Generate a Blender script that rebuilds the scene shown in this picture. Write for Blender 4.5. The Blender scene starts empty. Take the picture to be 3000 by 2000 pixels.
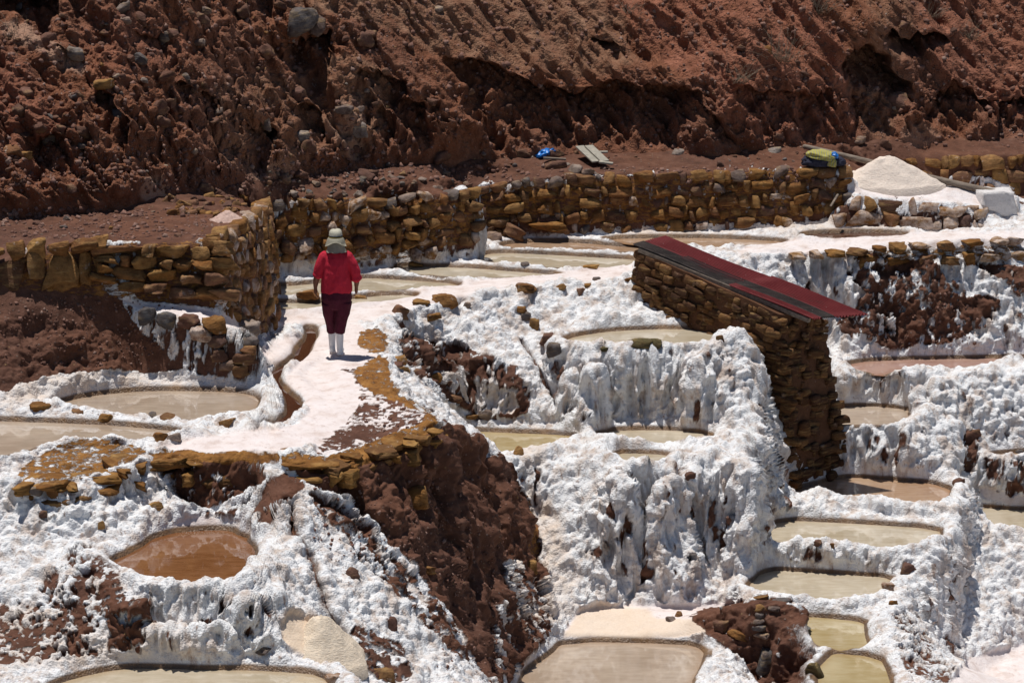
import bpy, bmesh, math, random, time
import numpy as np
from mathutils import Vector, Matrix, Quaternion
T0 = time.time()
random.seed(7); rng = np.random.default_rng(7)
SC = bpy.context.scene
COL = SC.collection
# ------------------------------------------------------------------ camera
H = 9.45; TH = math.radians(14.0); F = 6669.0; UC, VC = 1176.0, 784.0
cd = bpy.data.cameras.new('camera'); cam = bpy.data.objects.new('camera', cd); COL.objects.link(cam)
cam.location = (0, 0, H); cam.rotation_euler = (math.pi/2 - TH, 0, 0)
cd.sensor_width = 36; cd.lens = 36*F/2352; cd.clip_start = .5; cd.clip_end = 500
SC.camera = cam
# ------------------------------------------------------------------ light
SUN = Vector((-0.16, 0.09, 0.98)).normalized()
W = bpy.data.worlds.new('World'); SC.world = W; W.use_nodes = True
nt = W.node_tree; nt.nodes.clear()
sky = nt.nodes.new('ShaderNodeTexSky'); sky.sky_type = 'NISHITA'; sky.sun_disc = False
sky.sun_elevation = math.asin(SUN.z); sky.sun_rotation = math.atan2(SUN.x, SUN.y); sky.altitude = 3000
bg = nt.nodes.new('ShaderNodeBackground'); bg.inputs[1].default_value = 0.07
wo = nt.nodes.new('ShaderNodeOutputWorld')
nt.links.new(sky.outputs[0], bg.inputs[0]); nt.links.new(bg.outputs[0], wo.inputs[0])
sl = bpy.data.lights.new('sun', 'SUN'); sl.energy = 4.3; sl.angle = math.radians(.5); sl.color = (1, .965, .91)
so = bpy.data.objects.new('sun', sl); COL.objects.link(so)
so.rotation_euler = SUN.to_track_quat('Z', 'Y').to_euler(); so.location = (0, 30, 30)
SC.view_settings.view_transform = 'Standard'; SC.view_settings.look = 'None'
SC.view_settings.exposure = 0.0; SC.view_settings.gamma = 1
SC.cycles.max_bounces = 6; SC.cycles.diffuse_bounces = 4
# ------------------------------------------------------------------ camera maths: survey points seen in the photo -> world
CT, ST = math.cos(TH), math.sin(TH)
def ray(u, v):
    a = (u-UC)/F; b = (VC-v)/F
    return np.array([a, CT + b*ST, -ST + b*CT])
def PZ(u, v, z):                       # the point at height z
    d = ray(u, v); t = (z-H)/d[2]
    return np.array([d[0]*t, d[1]*t, z])
def PY(u, v, Y):                       # the point at distance Y
    d = ray(u, v); t = Y/d[1]
    return np.array([d[0]*t, Y, H + d[2]*t])
def proj(x, y, z):
    dep = y*CT - (z-H)*ST; up = y*ST + (z-H)*CT
    return UC + F*x/dep, VC - F*up/dep
# ------------------------------------------------------------------ noise
def _hash(ix, iy, iz, s):
    h = (ix.astype(np.int64)*374761393 + iy.astype(np.int64)*668265263 + iz.astype(np.int64)*1274126177 + s*974634533) & 0x7fffffff
    h = ((h ^ (h >> 13))*1274126177) & 0x7fffffff
    return ((h ^ (h >> 16)) & 0xffff).astype(np.float32)/65535.0
def vnoise(p, s=0):                    # value noise in -1..1
    i = np.floor(p); f = (p-i).astype(np.float32); i = i.astype(np.int32)
    f = f*f*f*(f*(f*6-15)+10)
    x, y, z = i[:, 0], i[:, 1], i[:, 2]
    def c(dx, dy, dz): return _hash(x+dx, y+dy, z+dz, s)
    fx, fy, fz = f[:, 0], f[:, 1], f[:, 2]
    a = c(0,0,0)*(1-fx)+c(1,0,0)*fx; b = c(0,1,0)*(1-fx)+c(1,1,0)*fx
    d = c(0,0,1)*(1-fx)+c(1,0,1)*fx; e = c(0,1,1)*(1-fx)+c(1,1,1)*fx
    return ((a*(1-fy)+b*fy)*(1-fz) + (d*(1-fy)+e*fy)*fz)*2-1
def fbm(p, o=3, s=0, g=.5):
    r = 0; a = 1; t = 0
    for k in range(o):
        r = r + a*vnoise(p*(2.03**k)+k*17.3, s+k); t += a; a *= g
    return r/t
def worley(p, s=0):                    # distance to nearest jittered point, and 2nd
    i = np.floor(p).astype(np.int32); f = (p-i).astype(np.float32)
    d1 = np.full(len(p), 9., np.float32); d2 = d1.copy()
    for dx in (-1, 0, 1):
        for dy in (-1, 0, 1):
            for dz in (-1, 0, 1):
                x, y, z = i[:,0]+dx, i[:,1]+dy, i[:,2]+dz
                h = (x.astype(np.int64)*374761393 + y.astype(np.int64)*668265263 + z.astype(np.int64)*1274126177 + s*7919) & 0x7fffffff
                h = ((h ^ (h >> 13))*1274126177) & 0x7fffffff; h = h ^ (h >> 15)
                ax = dx + (h & 255)/255. - f[:,0]; ay = dy + ((h >> 8) & 255)/255. - f[:,1]; az = dz + ((h >> 16) & 255)/255. - f[:,2]
                d = (ax*ax+ay*ay+az*az).astype(np.float32)
                m = d < d1
                d2 = np.where(m, d1, np.minimum(d2, d)); d1 = np.where(m, d, d1)
    return np.sqrt(d1), np.sqrt(d2)
def sstep(a, b, x):
    t = np.clip((x-a)/(b-a), 0, 1); return t*t*(3-2*t)
# ------------------------------------------------------------------ ponds: (key, z, outline, rim height, rim width, water)
PONDS = [
 ('P', 0.0, [(120,930),(133,924),(196,908),(297,896),(402,894),(546,898),(592,908),(583,938),(546,956),(455,964),(350,956),(280,950),(175,938)], .085, .20, 'beige'),
 ('Q', -.03, [(-120,960),(0,964),(210,971),(350,981),(428,991),(350,1006),(240,1010),(105,1018),(0,1047),(-120,1060)], .07, .16, 'beige'),
 ('channel', -.075, [(698,750),(707,771),(681,798),(672,824),(616,852),(614,859),(620,880),(651,901),(658,932),(654,957),(592,974),(595,985),(665,974),(696,936),(689,918),(665,901),(640,873),(644,859),(682,841),(710,813),(714,796),(730,771),(721,748)], .0, .1, 'brown'),
 ('U1', .0, [(600,691),(740,694),(860,676),(945,673),(960,680),(900,690),(738,708),(600,712)], .05, .14, 'cream'),
 ('U2', .01, [(600,655),(700,652),(826,634),(930,640),(1062,650),(1040,660),(960,664),(850,668),(740,680),(600,682)], .055, .18, 'cream'),
 ('U3', .03, [(895,616),(917,606),(1010,610),(1100,614),(1200,622),(1295,630),(1250,636),(1120,638),(1000,630),(915,626)], .05, .14, 'cream'),
 ('U4', .05, [(1097,586),(1141,577),(1250,581),(1350,587),(1456,593),(1480,600),(1456,612),(1350,617),(1220,610),(1099,598)], .05, .14, 'cream'),
 ('U5', .08, [(1150,560),(1200,554),(1310,553),(1460,566),(1520,570),(1500,579),(1400,578),(1250,570),(1165,568)], .05, .14, 'tan'),
 ('U6', .12, [(1380,546),(1560,543),(1700,546),(1815,553),(1780,562),(1650,570),(1560,566),(1440,556)], .05, .14, 'tan'),
 ('U7', .21, [(1834,540),(1880,533),(2000,531),(2090,535),(2060,542),(1950,547),(1870,547)], .05, .14, 'brown'),
 ('F', -.43, [(1297,780),(1326,769),(1414,756),(1568,752),(1655,758),(1668,772),(1640,783),(1589,788),(1519,793),(1431,794),(1330,787)], .10, .22, 'cream'),
 ('D', -1.5, [(1040,983),(1134,990),(1250,994),(1332,999),(1310,1012),(1256,1022),(1200,1034),(1130,1042),(1080,1030)], .08, .2, 'olive'),
 ('E', -1.48, [(1370,987),(1500,984),(1600,988),(1640,1002),(1600,1016),(1500,1021),(1425,1020),(1385,1008)], .09, .2, 'cream'),
 ('E2', -1.5, [(1410,1036),(1500,1039),(1540,1043),(1500,1062),(1430,1062)], .08, .2, 'cream'),
 ('G', -2.5, [(1780,1128),(1834,1120),(1948,1091),(2005,1094),(2184,1112),(2172,1152),(2128,1159),(1953,1141),(1869,1130),(1800,1140)], .09, .25, 'tan'),
 ('H', -2.65, [(1740,1214),(1799,1191),(1953,1199),(2160,1212),(2157,1233),(2100,1258),(2000,1254),(1918,1246),(1735,1240)], .10, .25, 'cream'),
 ('I', -2.95, [(1740,1302),(1918,1313),(2060,1323),(2016,1355),(1988,1378),(1848,1374),(1720,1358)], .10, .25, 'cream'),
 ('J', -3.05, [(1838,1409),(1900,1414),(1990,1424),(1984,1439),(1998,1487),(1918,1490),(1862,1477)], .07, .15, 'olive'),
 ('K', -3.07, [(1874,1492),(2023,1502),(2040,1544),(2048,1572),(2060,1660),(1885,1660)], .07, .15, 'olive'),
 ('L', -3.0, [(2243,1160),(2352,1168),(2480,1175),(2480,1225),(2352,1216),(2278,1212),(2252,1184)], .09, .22, 'cream'),
 ('O', -2.3, [(2262,1042),(2352,1035),(2480,1030),(2480,1042),(2352,1047)], .07, .2, 'tan'),
 ('M', -1.35, [(1932,838),(2005,824),(2352,819),(2500,818),(2500,838),(2352,836),(2215,840),(2142,853),(1988,857)], .10, .25, 'pink'),
 ('N', -1.8, [(1890,935),(1988,927),(2093,936),(2080,958),(2040,976),(1932,972),(1890,965)], .09, .22, 'beige'),
 ('A', -.75, [(247,1289),(315,1263),(371,1222),(507,1212),(540,1219),(577,1247),(583,1289),(542,1306),(536,1338),(413,1340),(315,1316)], .11, .26, 'orange'),
 ('B', -1.5, [(100,1590),(133,1566),(224,1541),(315,1528),(455,1532),(700,1541),(748,1556),(770,1620),(700,1720),(60,1720)], .08, .2, 'cream'),
 ('C', -3.3, [(1291,1470),(1568,1475),(1613,1485),(1603,1523),(1578,1570),(1560,1680),(1150,1680),(1198,1570),(1204,1540),(1274,1498)], .09, .22, 'beige'),
]
# ------------------------------------------------------------------ retaining walls: (u, distance, v of foot, v of top)
WALLS = {
 'W2': [(628,41.6,645,462),(700,41.7,640,455),(850,42.05,614,462),(950,42.4,603,447),(1096,42.8,592,436)],
 'W3': [(1098,44.1,545,428),(1300,44.2,541,402),(1500,44.35,533,400),(1700,44.5,528,394),(1942,44.6,520,385)],
 'W4': [(1916,44.4,524,444),(2050,44.4,529,456),(2180,44.45,530,468),(2262,44.6,527,478)],
 'W5': [(2090,46.6,440,366),(2230,46.7,450,358),(2370,46.8,452,358),(2520,46.9,452,358)],
 'WL': [(-120,35.6,668,612),(0,35.7,664,600),(100,35.8,670,577),(230,35.95,668,560),(300,36.0,690,557),(400,36.05,702,560),(512,36.1,716,552)],
 'WR': [(516,36.12,722,549),(560,36.9,752,523),(600,37.9,778,502),(626,39.0,760,488),(638,41.45,650,462)],
 'WS': [(310,35.75,870,704),(400,35.6,888,724),(500,35.5,890,738),(590,35.4,890,750)],
}
# ------------------------------------------------------------------ break lines (u, v, z)
LINES = [
 # path and its lip
 [(-150,1080,-.02),(40,1086,-.02),(150,1088,-.02),(270,1060,0),(330,1038,0),(420,1045,0),(530,1038,0),(600,1037,0),(640,1043,0),(700,1050,0),(780,1048,0),(850,1020,0),(930,1000,0),(1003,965,0),(945,930,0),(900,905,0),(892,860,0),(888,815,0),(872,760,0)],
 [(450,1012,.02),(600,990,.02),(720,945,.02),(800,900,.02),(780,850,.02),(770,800,.0),(760,745,.0)],
 [(640,800,.02),(600,820,.02)], [(690,765,.02),(640,770,.02)],
 # under the lip
 [(340,1100,-.35),(420,1165,-.55),(520,1150,-.5),(570,1118,-.33)],
 [(660,1090,-.2),(750,1095,-.22),(850,1068,-.25),(940,1045,-.28)],
 [(-150,1130,-.3),(0,1125,-.25),(60,1140,-.3),(200,1140,-.4),(330,1165,-.55)],
 [(-150,1230,-.6),(60,1230,-.62),(190,1235,-.66),(240,1290,-.68)],
 [(-150,1330,-.95),(30,1330,-.9),(140,1345,-.85),(260,1330,-.72)],
 [(-150,1420,-1.2),(60,1425,-1.15),(200,1400,-1.0),(330,1365,-.75)],
 [(-150,1560,-1.52),(60,1565,-1.5)],
 [(250,1420,-1.05),(350,1400,-.9),(480,1380,-.78),(600,1360,-.76)],
 [(300,1505,-1.45),(450,1508,-1.45),(600,1510,-1.45)],
 [(600,1250,-.62),(625,1330,-.75),(640,1400,-1.0),(640,1480,-1.4)],
 [(614,1090,-.16),(640,1180,-.42),(700,1300,-.85),(760,1420,-1.3),(850,1530,-1.7),(900,1640,-2.0)],
 [(700,1108,-.3),(770,1140,-.5),(830,1185,-.72),(920,1290,-1.2),(1010,1400,-1.75),(1070,1490,-2.15),(1105,1568,-2.5),(1130,1640,-2.9)],
 # brown bluff under the path
 [(1003,968,-.05),(1060,1000,-.5),(1140,1047,-1.3)],
 [(1140,1055,-1.42),(1220,1170,-2.1),(1245,1290,-2.6),(1290,1445,-3.2)],
 [(880,1070,-.3),(965,1150,-.9),(1060,1300,-1.8),(1105,1450,-2.5),(1155,1568,-3.1)],
 [(1070,1080,-.95),(1130,1180,-1.7),(1180,1320,-2.45),(1220,1470,-3.1)],
 # plateau lip above the white bank
 [(872,760,0),(895,728,0),(960,702,.02),(1020,682,.05),(1120,667,.06),(1180,652,.06),(1300,646,.06),(1455,640,.07),(1560,600,.12),(1690,582,.15)],
 [(880,758,-.02),(930,768,-.1),(1000,783,-.27),(1060,800,-.42),(1140,826,-.6),(1200,850,-.75)],
 [(935,850,-.7),(985,900,-1.1),(1050,955,-1.4),(1130,968,-1.42),(1210,975,-1.44)],
 [(1120,735,-.28),(1200,770,-.5),(1280,850,-.85),(1300,960,-1.4)],
 [(1210,975,-1.44),(1290,975,-1.44),(1430,966,-1.44),(1560,974,-1.44),(1640,985,-1.42)],
 [(1300,806,-.43),(1420,816,-.39),(1520,817,-.38),(1600,803,-.36),(1650,780,-.30),(1700,764,-.28),(1722,785,-.36)],
 [(1640,985,-1.42),(1700,1010,-1.45),(1745,1085,-1.5)],
 [(1728,800,-.55),(1738,900,-1.0),(1745,1000,-1.42)],
 # front of the two middle ponds
 [(1140,1052,-1.43),(1200,1044,-1.4),(1300,1020,-1.38),(1370,1012,-1.38),(1410,1070,-1.45),(1440,1090,-1.45),(1550,1070,-1.42),(1650,1036,-1.4),(1720,1060,-1.42),(1750,1105,-1.5)],
 [(1290,1440,-3.2),(1330,1402,-3.12),(1430,1394,-3.2),(1482,1372,-3.2),(1500,1300,-2.85),(1530,1262,-2.62),(1610,1290,-2.8),(1685,1358,-3.1),(1752,1366,-3.1)],
 [(1500,1395,-3.22),(1600,1400,-3.22),(1700,1395,-3.2)],
 [(1300,1455,-3.2),(1560,1455,-3.22)],
 [(1640,1480,-3.22),(1650,1520,-3.25),(1640,1600,-3.3)],
 [(1570,1422,-3.1),(1650,1396,-2.9),(1745,1374,-2.68),(1834,1378,-2.68)],
 [(1836,1382,-2.72),(1856,1440,-2.9),(1878,1510,-3.08)],
 [(1705,1540,-3.5),(1760,1600,-3.72),(1880,1600,-3.6)],
 # right-hand ridge beside the stepped ponds
 [(2195,1098,-2.3),(2212,1130,-2.35),(2200,1200,-2.5),(2160,1262,-2.62),(2100,1312,-2.82),(2062,1382,-2.92),(2030,1440,-2.96),(2066,1500,-2.98),(2100,1568,-3.03),(2130,1650,-3.1)],
 [(2240,1230,-3.0),(2200,1330,-3.4),(2190,1440,-3.8),(2200,1520,-4.1)],
 [(2480,1440,-4.2),(2352,1480,-4.2),(2260,1545,-4.25),(2190,1600,-4.25)],
 [(2480,1252,-3.05),(2352,1242,-3.05),(2290,1232,-3.05)],
 [(2480,1560,-4.3),(2352,1575,-4.3)],
 # right cliffs
 [(1985,868,-1.32),(2060,874,-1.32),(2140,866,-1.27),(2220,850,-1.25),(2352,846,-1.25),(2500,846,-1.25)],
 [(2010,915,-1.68),(2100,922,-1.7),(2140,960,-1.85),(2200,1015,-2.15),(2262,1034,-2.26),(2352,1028,-2.26),(2500,1022,-2.26)],
 [(1900,990,-1.72),(1960,992,-1.72),(2050,990,-1.72),(2110,955,-1.68),(2160,930,-1.66),(2200,965,-1.8)],
 [(1945,1082,-2.42),(2010,1084,-2.42),(2100,1092,-2.42),(2205,1092,-2.42)],
 [(2260,1058,-2.28),(2352,1062,-2.28),(2500,1062,-2.28)],
 [(2225,1100,-2.5),(2245,1145,-2.92),(2352,1155,-2.92),(2500,1160,-2.92)],
 [(1690,582,.15),(1800,580,.15),(1980,577,.15),(2150,578,.14),(2352,562,.14),(2520,556,.14)],
 [(1760,572,.2),(1900,566,.25),(2050,556,.28),(2200,548,.3),(2352,540,.3),(2520,535,.3)],
 [(1690,640,-.1),(1800,700,-.5),(1900,760,-1.0),(1925,850,-1.45),(1890,925,-1.7)],
 # dirt shelves behind the walls
 [(-150,540,1.74),(0,522,1.74),(150,502,1.74),(300,480,1.75),(420,478,1.72),(520,500,1.7),(590,500,1.65)],
 [(330,468,1.72),(450,455,1.7),(560,452,1.62)],
 [(560,430,1.48),(640,430,1.34),(760,425,1.27),(900,412,1.26),(1060,405,1.18)],
 [(1110,400,1.0),(1300,385,1.09),(1500,380,1.094),(1750,375,1.10),(1930,372,1.10)],
 [(1104,592,.08),(1108,550,.12)], [(1935,424,.75),(2050,426,.73),(2200,432,.70),(2290,440,.64),(2322,440,.62)],
 [(2328,445,.60),(2330,495,.30),(2275,522,.22)],
 [(2335,470,.28),(2520,470,.28)],
 [(2340,500,.24),(2520,500,.24)],
 [(1960,387,.80),(2060,386,.80)], [(2100,345,.95),(2250,342,.96),(2520,340,.95)],
]
# foot of the hillside (u, v, z)
HILLFOOT = [(-250,540,1.75),(0,505,1.76),(120,492,1.77),(240,482,1.77),(310,470,1.77),(345,458,1.75),(450,440,1.66),(600,414,1.48),(720,402,1.40),(850,386,1.35),(1000,372,1.27),(1150,362,1.2),(1380,352,1.19),(1550,352,1.19),(1670,355,1.19),(1760,340,1.21),(1900,330,1.2),(1960,328,1.15),(2050,326,1.12),(2150,322,1.07),(2250,318,1.05),(2352,320,1.03),(2600,320,1.03)]
# ------------------------------------------------------------------ height grid
X0, X1, YA, YB, CS = -10.6, 10.6, 26.5, 49.0, .04
NX = int((X1-X0)/CS)+1; NY = int((YB-YA)/CS)+1
gx = X0 + np.arange(NX)*CS; gy = YA + np.arange(NY)*CS
cz = np.zeros((NY, NX)); cw = np.zeros((NY, NX))
def mark(P, wt=1.0):
    P = np.asarray(P)
    for a, b in zip(P[:-1], P[1:]):
        n = max(2, int(np.linalg.norm((b-a)[:2])/.015))
        t = np.linspace(0, 1, n)[:, None]; q = a + (b-a)*t
        i = np.rint((q[:,0]-X0)/CS).astype(int); j = np.rint((q[:,1]-YA)/CS).astype(int)
        ok = (i >= 0) & (i < NX) & (j >= 0) & (j < NY)
        np.add.at(cz, (j[ok], i[ok]), q[ok, 2]*wt); np.add.at(cw, (j[ok], i[ok]), wt)
def inpoly(px, py, poly):
    r = np.zeros(px.shape, bool)
    for (x1, y1), (x2, y2) in zip(poly, np.roll(poly, -1, 0)):
        c = (y1 > py) != (y2 > py)
        with np.errstate(divide='ignore', invalid='ignore'):
            r ^= c & (px < (x2-x1)*(py-y1)/((y2-y1) if y2 != y1 else 1e-9) + x1)
    return r
def edist(px, py, poly, closed=True):
    d = np.full(px.shape, 1e9)
    Q = np.roll(poly, -1, 0) if closed else poly[1:]
    for (x1, y1), (x2, y2) in zip(poly, Q):
        ex, ey = x2-x1, y2-y1; L = ex*ex+ey*ey+1e-12
        t = np.clip(((px-x1)*ex+(py-y1)*ey)/L, 0, 1)
        d = np.minimum(d, (px-x1-t*ex)**2+(py-y1-t*ey)**2)
    return np.sqrt(d)
def smooth_poly(P, n=2):
    P = np.asarray(P, float)
    for _ in range(n):
        Q = np.roll(P, -1, 0); P = np.stack([P*.75+Q*.25, P*.25+Q*.75], 1).reshape(-1, P.shape[1])
    return P
for L in LINES: mark([PZ(*p) for p in L])
WALLP = {}
for k, L in WALLS.items():
    foot = np.array([PY(u, vb, Y) for u, Y, vb, vt in L])
    top = []
    for i, (u, Y, vb, vt) in enumerate(L):
        a = foot[max(i-1, 0)]; b = foot[min(i+1, len(L)-1)]
        n = np.array([-(b-a)[1], (b-a)[0]]); n /= np.linalg.norm(n)
        t = PY(u, vt, Y+.13*n[1]); t[:2] = foot[i][:2] + .13*n; top.append(t)
    top = np.array(top); WALLP[k] = (foot, top)
    mark(foot); mark(top)
PW = {}
for key, z, poly, rh, rw, wm in PONDS:
    Q_ = np.array([PZ(u, v, z)[:2] for u, v in poly])
    a_ = np.sum(Q_[:,0]*np.roll(Q_[:,1],-1)-np.roll(Q_[:,0],-1)*Q_[:,1])
    t_ = np.roll(Q_,-1,0)-np.roll(Q_,1,0); t_ /= np.linalg.norm(t_,axis=1,keepdims=True)
    PW[key] = smooth_poly(Q_+np.stack([t_[:,1],-t_[:,0]],1)*np.sign(a_)*(.05 if key[0] not in 'cUJK' else .035 if key[0] == 'U' else .012), 1)
GX, GY = np.meshgrid(gx, gy)
def window(poly, m):
    a = poly.min(0)-m; b = poly.max(0)+m
    i0 = max(0, int((a[0]-X0)/CS)); i1 = min(NX, int((b[0]-X0)/CS)+2); j0 = max(0, int((a[1]-YA)/CS)); j1 = min(NY, int((b[1]-YA)/CS)+2)
    return slice(j0, j1), slice(i0, i1)
for key, z, poly, rh, rw, wm in PONDS:
    w = window(PW[key], .1); m = inpoly(GX[w], GY[w], PW[key])
    cz[w] = np.where(m, z*1.0, cz[w]); cw[w] = np.where(m, 1.0, cw[w])
# outer border of the survey: hill side high, valley side low
hf = np.array([PZ(*p) for p in HILLFOOT])
for off in (.0, .9): mark(hf + np.array([0, off, off*.25]))
mark([(X0, 48.9, 2.2), (X1, 48.9, 2.2)]); mark([(X0, 26.6, -2.6), (-1, 26.6, -2.9), (X1, 26.6, -5.4)])
def solve(cz, cw):
    lv = [(cz, cw)]
    while min(lv[-1][0].shape) > 24:
        a, b = lv[-1]; h = (a.shape[0]//2*2, a.shape[1]//2*2)
        if a.shape[0] % 2 or a.shape[1] % 2:
            a = np.pad(a, ((0, a.shape[0] % 2), (0, a.shape[1] % 2))); b = np.pad(b, ((0, b.shape[0] % 2), (0, b.shape[1] % 2)))
        f = lambda q: q[0::2, 0::2]+q[1::2, 0::2]+q[0::2, 1::2]+q[1::2, 1::2]
        av = np.where(b > 0, a/np.maximum(b, 1e-9), 0); m = (b > 0)*1.0
        lv.append((f(av*m), f(m)))
    h = None
    for a, b in reversed(lv):
        m = b > 0; val = np.where(m, a/np.maximum(b, 1e-9), 0)
        if h is None: h = np.full(a.shape, -.5)
        else:
            h = np.repeat(np.repeat(h, 2, 0), 2, 1)[:a.shape[0], :a.shape[1]]
        for it in range(140 if a.size < 60000 else 70):
            h = np.where(m, val, h)
            p = np.pad(h, 1, mode='edge')
            h = (p[:-2, 1:-1]+p[2:, 1:-1]+p[1:-1, :-2]+p[1:-1, 2:])*.25
        h = np.where(m, val, h)
    return h
HG = solve(cz, cw)
# pond rims and beds
WATER_D = np.full(HG.shape, 9.0)      # distance outside the nearest pond edge
WATER_Z = np.full(HG.shape, -99.0)
INSIDE = np.zeros(HG.shape)
rimn = fbm(np.stack([GX.ravel()*3, GY.ravel()*3, GX.ravel()*0], 1), 2, 5).reshape(HG.shape)
for key, z, poly, rh, rw, wm in PONDS:
    w = window(PW[key], rw+.3); m = inpoly(GX[w], GY[w], PW[key]); d = edist(GX[w], GY[w], PW[key])
    if key == 'channel':
        HG[w] = np.where(~m & (d < .28), np.maximum(HG[w], z+.088*sstep(0, .05, d)+.02*rimn[w]*sstep(0, .1, d)), HG[w])
    if rh > 0:
        ww = rw*(1+.35*rimn[w])
        t = d/ww
        prof = np.where(t < .45, np.sqrt(np.clip(1-((.45-t)/.45)**2, 0, 1)), 1-.25*sstep(.45, 1, t))
        tgt = z - .01 + ((rh*.8+(.012 if key[0] == 'U' else 0))*(1+.5*rimn[w]))*prof
        HG[w] = np.where(~m & (t < 1), np.maximum(HG[w], tgt), HG[w])
    do = np.where(m, 0, d)
    upd = do < WATER_D[w]
    WATER_Z[w] = np.where(upd, z, WATER_Z[w]); WATER_D[w] = np.minimum(WATER_D[w], do)
for key, z, poly, rh, rw, wm in PONDS:
    w = window(PW[key], .1); m = inpoly(GX[w], GY[w], PW[key]); d = edist(GX[w], GY[w], PW[key])
    HG[w] = np.where(m, z - .10*sstep(0, .06, d) , HG[w]); INSIDE[w] = np.maximum(INSIDE[w], m*sstep(0, .05, d))
_b = HG.copy()
for _ in range(3):
    _p = np.pad(_b, 1, mode='edge'); _b = (_p[:-2,1:-1]+_p[2:,1:-1]+_p[1:-1,:-2]+_p[1:-1,2:]+2*_b)/6
HG = _b
_c = PZ(622, 1150, -.35)[:2]; _m = sstep(.55, .25, np.hypot(GX-_c[0], (GY-_c[1])*.8))*sstep(.1, .25, WATER_D); _b = HG.copy()
for _ in range(40):
    _p = np.pad(_b, 1, mode='edge'); _b = (_p[:-2,1:-1]+_p[2:,1:-1]+_p[1:-1,:-2]+_p[1:-1,2:])/4
HG = HG*(1-_m)+_b*_m
# furrows cut in the salt by running brine
FURROWS = [
 ([(600,1140,-.36),(574,1184,-.5),(546,1212,-.66)], .045, .03),
 ([(662,1165,-.44),(675,1219,-.6),(707,1264,-.76),(721,1310,-.9),(745,1366,-1.08),(784,1432,-1.34),(798,1500,-1.6)], .085, .10),
 ([(2320,690,-.5),(2300,760,-.85),(2295,822,-1.3)], .07, .06),
 ([(1195,745,-.3),(1210,800,-.6),(1250,860,-.85),(1290,930,-1.2)], .06, .05),
]
FUR = np.zeros(HG.shape)
for pts, wd, dp in FURROWS:
    q = np.array([PZ(*p)[:2] for p in pts]); w = window(q, .4); d = edist(GX[w], GY[w], q, False)
    HG[w] -= 1.3*dp*np.exp(-(d/wd)**2) - .025*np.exp(-((d-.13)/.06)**2); FUR[w] = np.maximum(FUR[w], np.exp(-(d/(wd*.9))**2))
def gsample(A, x, y):
    fx = np.clip((x-X0)/CS, 0, NX-1.001); fy = np.clip((y-YA)/CS, 0, NY-1.001)
    i = fx.astype(int); j = fy.astype(int); fx = fx-i; fy = fy-j
    return (A[j, i]*(1-fx)+A[j, i+1]*fx)*(1-fy) + (A[j+1, i]*(1-fx)+A[j+1, i+1]*fx)*fy
def hit(u, v, dz=0.0):                # where a sight line meets the terrace surface
    d = ray(u, v); t = np.arange(26, 52, .01)
    x, y, z = d[0]*t, d[1]*t, H+d[2]*t
    m = np.nonzero(z < gsample(HG, x, y)+dz)[0]
    k = m[0] if len(m) else -1
    return np.array([x[k], y[k], z[k]])
print('grid', round(time.time()-T0, 1))
# ------------------------------------------------------------------ where the ground is salt, earth or ochre rock (surveyed outlines)
MU, MV, MS = -220, -160, 2
MW, MH = (2580-MU)//MS, (1760-MV)//MS
def raster(polys, blur=3):
    A = np.zeros((MH, MW), np.float32)
    for val, poly in polys:
        q = (smooth_poly(poly, 1)-np.array([MU, MV]))/MS
        a = np.maximum(q.min(0).astype(int)-1, 0); b = np.minimum(q.max(0).astype(int)+2, [MW, MH])
        xx, yy = np.meshgrid(np.arange(a[0], b[0])+.5, np.arange(a[1], b[1])+.5)
        m = inpoly(xx, yy, q); s = A[a[1]:b[1], a[0]:b[0]]; s[m] = val
    for _ in range(blur):
        p = np.pad(A, 1, mode='edge'); A = (p[:-2,1:-1]+p[2:,1:-1]+p[1:-1,:-2]+p[1:-1,2:]+2*A)/6
    return A
def rsample(A, u, v):
    i = np.clip((u-MU)/MS, 0, MW-1).astype(int); j = np.clip((v-MV)/MS, 0, MH-1).astype(int)
    return A[j, i]
ABOVE = [(-220,640),(-100,612),(0,598),(100,574),(230,557),(400,557),(512,548),(560,522),(605,502),(632,462),(850,455),(950,446),(1096,430),(1200,412),(1500,398),(1700,392),(1942,383),(1960,420),(2330,400),(2340,480),(2580,470),(2580,-160),(-220,-160)]
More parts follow.
